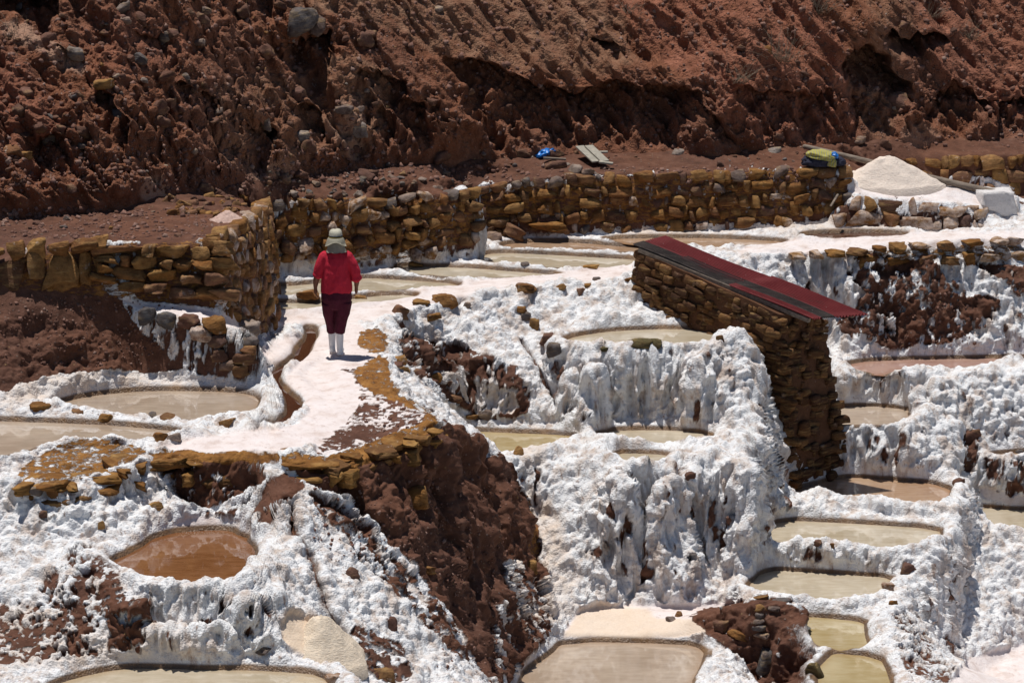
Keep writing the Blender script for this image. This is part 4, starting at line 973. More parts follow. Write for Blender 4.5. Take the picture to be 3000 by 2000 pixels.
g_ = NT('old_timber'); P = g_.coord((2, 2, 2)); wn = g_.noise(g_.coord((3, 18, 18)), 2, 5, .65); g_.base(g_.ramp(wn, [(.3, (.10, .075, .055)), (.55, (.22, .17, .13)), (.75, (.33, .27, .21))])); g_.bump(wn, .006, .6); g_.set(Roughness=.85); M_WOOD = g_.m
def bar(name, a, b, w_, h_, mat, parent=None, twist=0.):
    a, b = v3(a), v3(b); X = (b-a).normalized(); Z = Vector((0, 0, 1)); Y = Z.cross(X).normalized(); Z = X.cross(Y); bm = bmesh.new(); bmesh.ops.create_cube(bm, size=1)
    bmesh.ops.scale(bm, vec=((b-a).length, w_, h_), verts=bm.verts); bmesh.ops.bevel(bm, geom=bm.edges[:], offset=min(w_, h_)*.15, segments=1, affect='EDGES')
    bm.transform(Matrix.Translation((a+b)/2) @ Matrix((X, Y, Z)).transposed().to_4x4() @ Matrix.Rotation(twist, 4, 'X'))
    return bm_obj(name, bm, mat, parent, smooth=False)
bar('roof_beam', roofp(.04, .02)-nrm*.05, roofp(.02, .97)-nrm*.05, .06, .07, M_WOOD, hut)
bar('roof_beam', roofp(.9, .02)-nrm*.05, roofp(.92, .97)-nrm*.05, .06, .07, M_WOOD, hut)
print('hut', round(time.time()-T0, 1))
# ------------------------------------------------------------------ the person
def cloth(name, col, col2, nscale=18, bump=.006, rough=.85, fold=(5, 5, 2.2)):
    g = NT(name); P = g.coord((1, 1, 1), True); n_ = g.noise(P, nscale, 4, .6); fo_ = g.noise(g.coord(fold, True), 2.2, 3, .55, .6)
    g.base(g.mix(g.mr(n_, .3, .7), col, col2)); g.bump(g.mth('ADD', g.mth('MULTIPLY', n_, .15), fo_), bump*5, .8); g.set(Roughness=rough, Specular_IOR_Level=.2); return g.m
M_SKIN = cloth('skin', (.17, .075, .045), (.21, .095, .06), 30, .0006, .5)
M_SHIRT = cloth('red_cloth', (.45, .018, .038), (.53, .026, .052), 20, .007)
M_TROU = cloth('maroon_cloth', (.060, .008, .018), (.085, .012, .028), 20, .007)
M_BOOT = cloth('white_rubber', (.72, .72, .73), (.80, .80, .80), 8, .0008, .4)
M_HAT = cloth('khaki_cloth', (.44, .41, .32), (.54, .50, .40), 25, .003)
M_BAND = cloth('navy_band', (.02, .02, .04), (.04, .04, .06), 25, .002)
M_YEL = cloth('yellow_stripe', (.35, .24, .03), (.4, .28, .04), 25, .001)
M_HAIR = cloth('black_hair', (.012, .009, .008), (.03, .02, .018), 60, .003, .5)
def tube(bm, pts, nseg=14, caps=True):
    """rounded tube through (x,y,z,rx,ry) stations"""
    P_ = [Vector(p_[:3]) for p_ in pts]; rings = []
    def frame(t):
        t = t.normalized(); r_ = Vector((1, 0, 0)); 
        if abs(t.x) > .9: r_ = Vector((0, 0, 1))
        y_ = t.cross(r_).normalized(); return y_.cross(t).normalized(), y_
    st = []
    for i, c in enumerate(P_):
        t = P_[min(i+1, len(P_)-1)]-P_[max(i-1, 0)]; st.append((c, t.normalized(), pts[i][3], pts[i][4] if len(pts[i]) > 4 else pts[i][3]))
    full = []
    if caps:
        c, t, a, b = st[0]; m_ = min(a, b)
        for k_ in (.25, .7): full.append((c-t*m_*math.sqrt(1-k_*k_)*.9, t, a*k_, b*k_))
    full += st
    if caps:
        c, t, a, b = st[-1]; m_ = min(a, b)
        for k_ in (.7, .25): full.append((c+t*m_*math.sqrt(1-k_*k_)*.9, t, a*k_, b*k_))
    for c, t, a, b in full:
        x_, y_ = frame(t); rings.append([bm.verts.new(c+x_*a*math.cos(2*math.pi*j/nseg)+y_*b*math.sin(2*math.pi*j/nseg)) for j in range(nseg)])
    for r0, r1 in zip(rings[:-1], rings[1:]):
        for j in range(nseg): bm.faces.new((r0[j], r0[(j+1) % nseg], r1[(j+1) % nseg], r1[j]))
    bm.faces.new(rings[0][::-1]); bm.faces.new(rings[-1])
def ball(bm, c, r, seg=16):
    m_ = Matrix.Translation(c) @ Matrix.Diagonal((*r, 1)); bmesh.ops.create_uvsphere(bm, u_segments=seg, v_segments=seg//2+2, radius=1, matrix=m_)
def fused(name, bm, mat, parent, voxel, smooth=4):
    """overlapping volumes grown into one continuous skin"""
    bmesh.ops.recalc_face_normals(bm, faces=bm.faces[:])
    m = bpy.data.meshes.new(name); bm.to_mesh(m); bm.free(); o = bpy.data.objects.new('tmp', m); COL.objects.link(o)
    r_ = o.modifiers.new('r', 'REMESH'); r_.mode = 'VOXEL'; r_.voxel_size = voxel
    if smooth: s_ = o.modifiers.new('s', 'SMOOTH'); s_.iterations = smooth; s_.factor = .5
    dg = bpy.context.evaluated_depsgraph_get(); m2 = bpy.data.meshes.new_from_object(o.evaluated_get(dg)); bpy.data.objects.remove(o); bpy.data.meshes.remove(m)
    m2.name = name; m2.materials.clear(); m2.materials.append(mat); m2.polygons.foreach_set('use_smooth', [True]*len(m2.polygons))
    o = bpy.data.objects.new(name, m2); COL.objects.link(o); o.parent = parent; return o
foot_p = PZ(775, 813, .03)
person = tag(empty('person', foot_p, .03), 'person in red shirt, maroon trousers, white boots and sun hat walking away', 'person'); person.scale = (.95, .97, 1.03)
bm = bmesh.new()
ball(bm, (0, .0, 1.485), (.075, .092, .11)); ball(bm, (0, .085, 1.475), (.016, .022, .02), 10); ball(bm, (0, .055, 1.425), (.045, .05, .04))
for sx_ in (-1, 1): ball(bm, (sx_*.077, -.005, 1.48), (.012, .022, .032), 10)
tube(bm, [(0, -.01, 1.30, .06), (0, .0, 1.42, .055)])
tube(bm, [(0, 0, .80, .16, .12), (0, 0, 1.0, .155, .115), (0, 0, 1.2, .165, .11), (0, 0, 1.29, .12, .085)])
ARM = {-1: [(-.165, 0, 1.275, .06), (-.252, -.02, 1.06, .048), (-.277, .0, .97, .043), (-.29, .02, .885, .030)], 1: [(.165, 0, 1.275, .06), (.268, -.02, 1.06, .048), (.284, .0, .97, .043), (.274, .03, .885, .030)]}
for sx_, a in ARM.items():
    tube(bm, a, 12)
    w_ = Vector(a[-1][:3]); dn = Vector((-.02*sx_ if sx_ > 0 else .03, .18 if sx_ > 0 else .10, -1)).normalized(); ax = Vector((0, 1, 0))
    tube(bm, [(*w_, .026, .020), (*(w_+dn*.05), .026, .036), (*(w_+dn*.085), .022, .036)], 12)
    for k_ in range(4):
        off_ = ax*(.027-.018*k_); ln = (.068, .076, .070, .055)[k_]; b0 = w_+dn*.085+off_; cur = (.5 if sx_ < 0 else .95)+.05*k_
        m1 = b0+dn*ln*.45+Vector((-sx_*.006, 0, 0)); m2 = m1+(dn*math.cos(cur)+Vector((-sx_, 0, 0))*math.sin(cur))*ln*.35; m3 = m2+(dn*math.cos(cur*1.7)+Vector((-sx_, 0, 0))*math.sin(cur*1.7))*ln*.25
        tube(bm, [(*b0, .0095), (*m1, .009), (*m2, .0085), (*m3, .007)], 8)
    t0_ = w_+dn*.03+ax*.026; tube(bm, [(*t0_, .012), (*(t0_+dn*.03+ax*.022), .011), (*(t0_+dn*.062+ax*.028+Vector((-sx_*.012, 0, 0))), .009)], 8)
for sx_, fy in ((-.08, .17), (.035, 0)):
    qx_ = -.10 if sx_ < 0 else .095; tube(bm, [(qx_*.9, 0, .80, .07), (qx_*.93, fy*.45, .5, .05), (sx_, fy, .26, .035), (sx_, fy, .12, .035)], 12)
body = fused('body', bm, M_SKIN, person, .007, 3)
for sx_ in (-1, 1):
    bm = bmesh.new(); ball(bm, (sx_*.03, .082, 1.50), (.011, .011, .011), 10); o = bm_obj('eye', bm, M_HAIR); o.parent = person
bm = bmesh.new(); ball(bm, (0, .088, 1.432), (.024, .008, .007), 10); o = bm_obj('mouth', bm, M_TROU); o.parent = person
bm = bmesh.new(); ball(bm, (0, -.018, 1.49), (.083, .092, .105)); tube(bm, [(0, -.07, 1.47, .05, .03), (0, -.075, 1.40, .045, .025)]); fused('hair', bm, M_HAIR, person, .008, 2)
bm = bmesh.new()
tube(bm, [(.0, -.005, .83, .212, .165), (.0, -.005, .90, .214, .168), (0, -.01, .98, .200, .168), (0, -.01, 1.08, .190, .16), (0, -.01, 1.18, .190, .15), (0, -.01, 1.26, .18, .13), (0, -.01, 1.315, .14, .10), (0, -.005, 1.35, .085, .08)], 28)
SLV = {-1: [(-.15, -.01, 1.275, .085), (-.205, -.02, 1.18, .078), (-.245, -.025, 1.09, .066), (-.255, -.02, 1.045, .062)], 1: [(.15, -.01, 1.275, .085), (.222, -.02, 1.17, .078), (.266, -.025, 1.07, .066), (.278, -.015, 1.0, .062)]}
for sx_, a in SLV.items():
    tube(bm, a, 16); e_ = a[-1]; d_ = (Vector(a[-1][:3])-Vector(a[-2][:3])).normalized(); c_ = Vector(e_[:3])
    tube(bm, [(*(c_-d_*.012), .070), (*(c_+d_*.006), .073), (*(c_+d_*.022), .068)], 16, False)
shirt = fused('shirt', bm, M_SHIRT, person, .009, 5)
co = np.empty(len(shirt.data.vertices)*3, np.float32); shirt.data.vertices.foreach_get('co', co); co = co.reshape(-1, 3); no = np.empty_like(co).ravel(); shirt.data.vertices.foreach_get('normal', no); no = no.reshape(-1, 3)
fold = 1-2*np.abs(fbm(np.stack([co[:, 0]*5+co[:, 2]*3.5, co[:, 1]*5, co[:, 2]*5-co[:, 0]*4], 1), 3, 401)); co += no*(fold*.010*np.clip((1.33-co[:, 2])*4, .1, 1))[:, None]; shirt.data.vertices.foreach_set('co', co.ravel())
bm = bmesh.new()
tube(bm, [(0, 0, .865, .190, .145), (0, -.01, .80, .208, .165), (0, -.015, .73, .212, .170)], 26)
tube(bm, [(-.108, 0, .70, .104, .145), (-.104, .03, .58, .096, .12), (-.092, .08, .46, .083, .09), (-.082, .13, .36, .070, .075), (-.077, .16, .265, .066, .07)], 20, False)
tube(bm, [(.105, -.01, .70, .106, .15), (.088, -.01, .58, .097, .125), (.066, -.01, .46, .084, .095), (.045, -.005, .36, .074, .08), (.037, .0, .285, .069, .075)], 20, False)
trou = fused('trousers', bm, M_TROU, person, .009, 4)
co = np.empty(len(trou.data.vertices)*3, np.float32); trou.data.vertices.foreach_get('co', co); co = co.reshape(-1, 3); no = np.empty_like(co).ravel(); trou.data.vertices.foreach_get('normal', no); no = no.reshape(-1, 3)
fold = 1-2*np.abs(fbm(np.stack([co[:, 0]*6, co[:, 1]*6, co[:, 2]*4+co[:, 0]*3], 1), 3, 402)); co += no*(fold*.008)[:, None]; trou.data.vertices.foreach_set('co', co.ravel())
for sx_, fy in ((-.076, .165), (.036, 0)):
    bm = bmesh.new()
    tube(bm, [(sx_, fy, .335, .054, .058), (sx_, fy, .22, .053, .058), (sx_, fy, .10, .046, .055), (sx_, fy+.005, .055, .045, .056)], 18)
    tube(bm, [(sx_, fy-.03, .045, .042, .042), (sx_, fy+.05, .042, .043, .04), (sx_+(-.01 if sx_ < 0 else .012), fy+.14, .034, .044, .032), (sx_+(-.012 if sx_ < 0 else .014), fy+.19, .028, .032, .025)], 16)
    o = fused('boot', bm, M_BOOT, person, .007, 4)
    bm = bmesh.new(); tube(bm, [(sx_, fy-.045, .012, .045, .013), (sx_, fy+.05, .012, .046, .013), (sx_+(-.011 if sx_ < 0 else .013), fy+.19, .012, .040, .013)], 16); so_ = bm_obj('sole', bm, M_BOOT); so_.parent = o
# sun hat: soft crown, band, drooping brim and a neck flap
bm = bmesh.new(); n_ = 40; prev = None
for z_, r_ in ((1.525, .094), (1.55, .093), (1.585, .088), (1.612, .078), (1.628, .055), (1.634, .02)):
    ring = [bm.verts.new((r_*math.cos(6.2832*j/n_)*(1+.03*math.sin(3*6.2832*j/n_)), r_*1.12*math.sin(6.2832*j/n_)-.01, z_+.006*math.sin(2*6.2832*j/n_+1))) for j in range(n_)]
    if prev:
        for j in range(n_): bm.faces.new((prev[j], prev[(j+1) % n_], ring[(j+1) % n_], ring[j]))
    prev = ring
bm.faces.new(prev); hat_ = bm_obj('hat', bm, M_HAT); hat_.parent = person
for nm_, z0_, z1_, r_, mt_ in (('hat_band', 1.528, 1.556, .0975, M_BAND), ('hat_stripe', 1.534, 1.541, .0985, M_YEL)):
    bm = bmesh.new(); a_ = [bm.verts.new((r_*math.cos(6.2832*j/n_)*(1+.03*math.sin(3*6.2832*j/n_)), r_*1.12*math.sin(6.2832*j/n_)-.01, z0_)) for j in range(n_)]; b_ = [bm.verts.new((v_.co.x*.985, (v_.co.y+.01)*.985-.01, z1_)) for v_ in a_]
    for j in range(n_): bm.faces.new((a_[j], a_[(j+1) % n_], b_[(j+1) % n_], b_[j]))
    o = bm_obj(nm_, bm, mt_); o.parent = hat_
bm = bmesh.new(); prev = None
for k_ in range(6):
    f_ = k_/5; ring = []
    for j in range(n_):
        a_ = 6.2832*j/n_; sidew = abs(math.cos(a_))**2; r_ = .092+f_*(.062*(1-.1*sidew)); droop = f_*f_*(.045+.075*sidew)+.012*f_*math.sin(5*a_)*.5
        ring.append(bm.verts.new((r_*math.cos(a_), r_*1.12*math.sin(a_)-.01, 1.528-droop)))
    if prev:
        for j in range(n_): bm.faces.new((prev[j], prev[(j+1) % n_], ring[(j+1) % n_], ring[j]))
    prev = ring
bmesh.ops.solidify(bm, geom=bm.faces[:], thickness=.004); o = bm_obj('brim', bm, M_HAT); o.parent = hat_
bm = bmesh.new(); rows_ = []
for k_ in range(9):
    f_ = k_/8; row = []
    for i_ in range(21):
        a_ = math.radians(-90-62+124*i_/20); r_ = .098+.052*f_+.006*f_*math.sin(i_*1.1); row.append(bm.verts.new((r_*math.cos(a_)*(1+.05*f_)+.012*f_, r_*1.15*math.sin(a_)-.012, 1.53-.168*f_-.012*f_*abs(math.sin(i_*.5)))))
    rows_.append(row)
for r0, r1 in zip(rows_[:-1], rows_[1:]):
    for i_ in range(20): bm.faces.new((r0[i_], r0[i_+1], r1[i_+1], r1[i_]))
bmesh.ops.solidify(bm, geom=bm.faces[:], thickness=.003); o = bm_obj('neck_flap', bm, M_HAT); o.parent = hat_
print('person', round(time.time()-T0, 1))
# ------------------------------------------------------------------ heaps of harvested salt
def make_heapmat(name, c0, c1_):
    g = NT(name); P = g.coord(); n1 = g.noise(P, 30, 5, .7); n2 = g.noise(g.coord((9, 9, 30)), 2.5, 4, .7)
    g.base(g.mix(g.mr(n2, .62, .72, 0, .6), g.mix(g.mr(n1, .3, .7), c0, c1_), (.22, .13, .09))); g.bump(g.mth('ADD', n1, n2), .02, .9); g.set(Roughness=.9); return g.m
M_HEAP = make_heapmat('raw_salt', (.76, .62, .52), (.84, .73, .63)); M_HEAPP = make_heapmat('pink_salt', (.55, .36, .29), (.66, .47, .40)); M_HEAPT = make_heapmat('cream_salt', (.72, .58, .43), (.80, .68, .54))
def heap(c, rx, ry, h_, mat, label, seed, squash=.8):
    n_a, n_r = 64, 26; V_ = []; 
    for i in range(n_r):
        f_ = i/(n_r-1)
        for j in range(n_a):
            a_ = 6.2832*j/n_a; rr = f_*(1+.12*math.sin(2*a_+seed)+.06*math.sin(5*a_+seed*2)); x_, y_ = rx*rr*math.cos(a_), ry*rr*math.sin(a_)
            z_ = h_*(1-f_)**squash*(1 if f_ > .0 else 1)
            z_ = h_*((1-f_)*.92+.08*(1-f_)**3 - .10*math.exp(-(f_/.13)**2)) 
            V_.append((x_, y_, z_))
    V_ = np.array(V_, np.float32); V_[:, 2] += .035*h_/.5*fbm(V_*7+seed, 3, 500) + .012*fbm(V_*30+seed, 2, 501); V_[-n_a:, 2] = -.12
    Fq = [(i*n_a+j, i*n_a+(j+1) % n_a, (i+1)*n_a+(j+1) % n_a, (i+1)*n_a+j) for i in range(n_r-1) for j in range(n_a)]
    o = add_mesh('salt_heap', V_, np.array(Fq)[:, ::-1], mat); o.location = c; return tag(o, label, 'salt heap')
heap(PY(2036, 424, 45.2), .86, .60, .53, M_HEAP, 'large pale heap of harvested salt on the stone platform at upper right', 1.)
heap(PZ(524, 508, 1.70), .24, .22, .17, M_HEAPP, 'small pinkish salt heap on the earth shelf above the yellow wall', 3.)
hp_, hn_ = pick(735, 1500); heap(hp_-Vector((0, -.25, .18)), .58, .50, .62, M_HEAPT, 'smooth cream salt heap against the white bank at bottom left centre', 5.)
M_CRUST = make_heapmat('salt_crust', (.62, .58, .56), (.76, .73, .72))
def crust(u, v, Y, wpx, hpx, label, seed, lean=0.):
    c = PY(u, v, Y); sc_ = Y*1.03/F; bm = bmesh.new(); bmesh.ops.create_icosphere(bm, subdivisions=5, radius=1); P_ = np.array([v_.co[:] for v_ in bm.verts], np.float32)
    Q_ = P_*np.array([1, 1, 1]); f_ = 1+.45*fbm(P_*np.array([2.6, 2.6, 1.1])+seed, 4, 700+seed)+.16*fbm(P_*6+seed, 2, 701)
    P_ = P_*f_[:, None]; P_[:, 0] *= 1-.45*P_[:, 2]; P_ = P_*np.array([wpx*sc_/2, .10, hpx*sc_/2]); P_[:, 0] += -lean*P_[:, 2]
    for v_, q_ in zip(bm.verts, P_): v_.co = q_
    o = bm_obj('salt_crust', bm, M_CRUST); o.location = c; tag(o, label, 'salt crust')
sb_ = stone_mesh('salt_block', 8, .18, 940, M_CRUST, .1, 1); pb_ = Vector(PY(2283, 466, 45.0)); o = inst('salt_block', sb_, SM(pb_, Quaternion((0, 0, 1), .25), (.64, .5, .46))); tag(o, 'pale square salt-crusted block at the right end of the long pole', 'salt block')
crust(1102, 535, 43.0, 30, 130, 'grey white salt crust running down the right end of the yellow wall', 2)
# ------------------------------------------------------------------ poles, boards, cloth
def pole(name, pts, label, cat, mat=M_WOOD):
    bm = bmesh.new(); tube(bm, pts, 12); o = bm_obj(name, bm, mat); return tag(o, label, cat)
A_, B_ = PY(1848, 337, 45.7), PY(2302, 447, 44.95)
pole('wooden_pole', [(*(A_+(B_-A_)*t_+np.array([0, 0, .01*math.sin(t_*7)])), .040+.018*t_) for t_ in np.linspace(0, 1, 9)], 'long weathered wooden pole lying behind the large salt heap', 'pole')
A_, B_ = PY(1925, 446, 44.2), PY(1908, 474, 44.03); bar('stick', A_, B_, .035, .02, M_WOOD); tag(bpy.data.objects[-1] if False else [o for o in COL.objects if o.name.startswith('stick')][-1], 'short pale stick leaning at the left end of the salt heap wall', 'stick')
g_ = NT('grey_board'); P = g_.coord(); wn = g_.noise(g_.coord((4, 4, 14)), 3, 5, .6); g_.base(g_.ramp(wn, [(.3, (.24, .22, .18)), (.6, (.36, .33, .27)), (.8, (.42, .30, .22))])); g_.bump(wn, .004, .5); g_.set(Roughness=.8); M_BOARD = g_.m
bd = tag(empty('board_panel', PY(1370, 374, 44.8)), 'two grey boards nailed together leaning on the earth shelf below the cliff', 'boards')
for (ua, va, ub, vb, w_) in ((1331, 336, 1370, 372, .15), (1352, 335, 1390, 371, .15)):
    p0, p1 = PY(ua, va, 45.25), PY(ub, vb, 44.8); bar('board', p0, p1, w_, .025, M_BOARD, bd)
bar('cross_board', PY(1340, 350, 45.18), PY(1396, 349, 45.18), .08, .025, M_BOARD, bd)
o = bar('plank', PY(1376, 372, 44.75), PY(1408, 376, 44.72), .10, .03, M_BOARD); tag(o, 'short plank lying at the foot of the leaning boards', 'plank')
o = bar('plank', PY(1248, 363, 44.85), PY(1300, 366, 44.85), .06, .03, M_WOOD); tag(o, 'thin plank lying near the blue rag', 'plank')
def crumple(name, c, rx, ry, rz_, mat, seed, nn=4, amp=.35, sq=1.):
    bm = bmesh.new(); bmesh.ops.create_icosphere(bm, subdivisions=nn, radius=1); P_ = np.array([v_.co[:] for v_ in bm.verts], np.float32)
    f_ = 1+amp*(1-2*np.abs(fbm(P_*1.6+seed, 3, 600+seed))) ; P_ = P_*f_[:, None]*np.array([rx, ry, rz_]); P_[:, 2] = np.maximum(P_[:, 2], -rz_*.45)
    for v_, q_ in zip(bm.verts, P_): v_.co = q_
    o = bm_obj(name, bm, mat); o.location = c; return o
g_ = NT('blue_plastic'); g_.base((.01, .16, .52)); g_.set(Roughness=.35); M_BLUE = g_.m
rag = crumple('plastic_rag', pick(1252, 352)[0]+Vector((0, -.03, .0)), .072, .05, .03, M_BLUE, 4, 4, 1.6); rag.rotation_euler = (0, -.3, .3); tag(rag, 'crumpled bright blue plastic rag at the foot of the cliff', 'rag')
g_ = NT('striped_cloth'); tc = g_.coord((1, 1, 1), True); wv = g_.n('ShaderNodeTexWave', wave_type='BANDS', bands_direction='X'); g_.l(tc, wv.inputs[0]); wv.inputs['Scale'].default_value = 8; wv.inputs['Distortion'].default_value = 1.2
g_.base(g_.ramp(wv.outputs['Fac'], [(.1, (.45, .38, .06)), (.35, (.10, .24, .11)), (.6, (.50, .40, .08)), (.8, (.50, .14, .05)), (.95, (.20, .34, .20))])); g_.bump(g_.noise(tc, 8, 3), .02, .7); g_.set(Roughness=.9); M_STR = g_.m
bp = pick(1890, 383)[0]; bp = Vector(PY(1890, 381, 44.75))
bun = tag(empty('cloth_bundle', bp), 'bundle of belongings under a yellow-green striped blanket on the wall', 'bundle')
for nm_, c_, r_, mt_, sd_ in (('bag', (-.02, .05, .06), (.26, .16, .12), M_BAND, 1), ('blanket', (.0, .02, .15), (.22, .17, .085), M_STR, 2), ('bag', (.24, .02, .05), (.10, .10, .08), M_BAND, 3), ('pouch', (.17, -.06, .16), (.055, .05, .06), M_BLUE, 5), ('blanket', (.13, -.10, .05), (.06, .05, .09), M_STR, 7)):
    o = crumple(nm_, (0, 0, 0), *r_, mt_, sd_, 4, .30); o.parent = bun; o.location = c_; o.rotation_euler = (0, .15 if nm_ == 'blanket' else 0, .1)
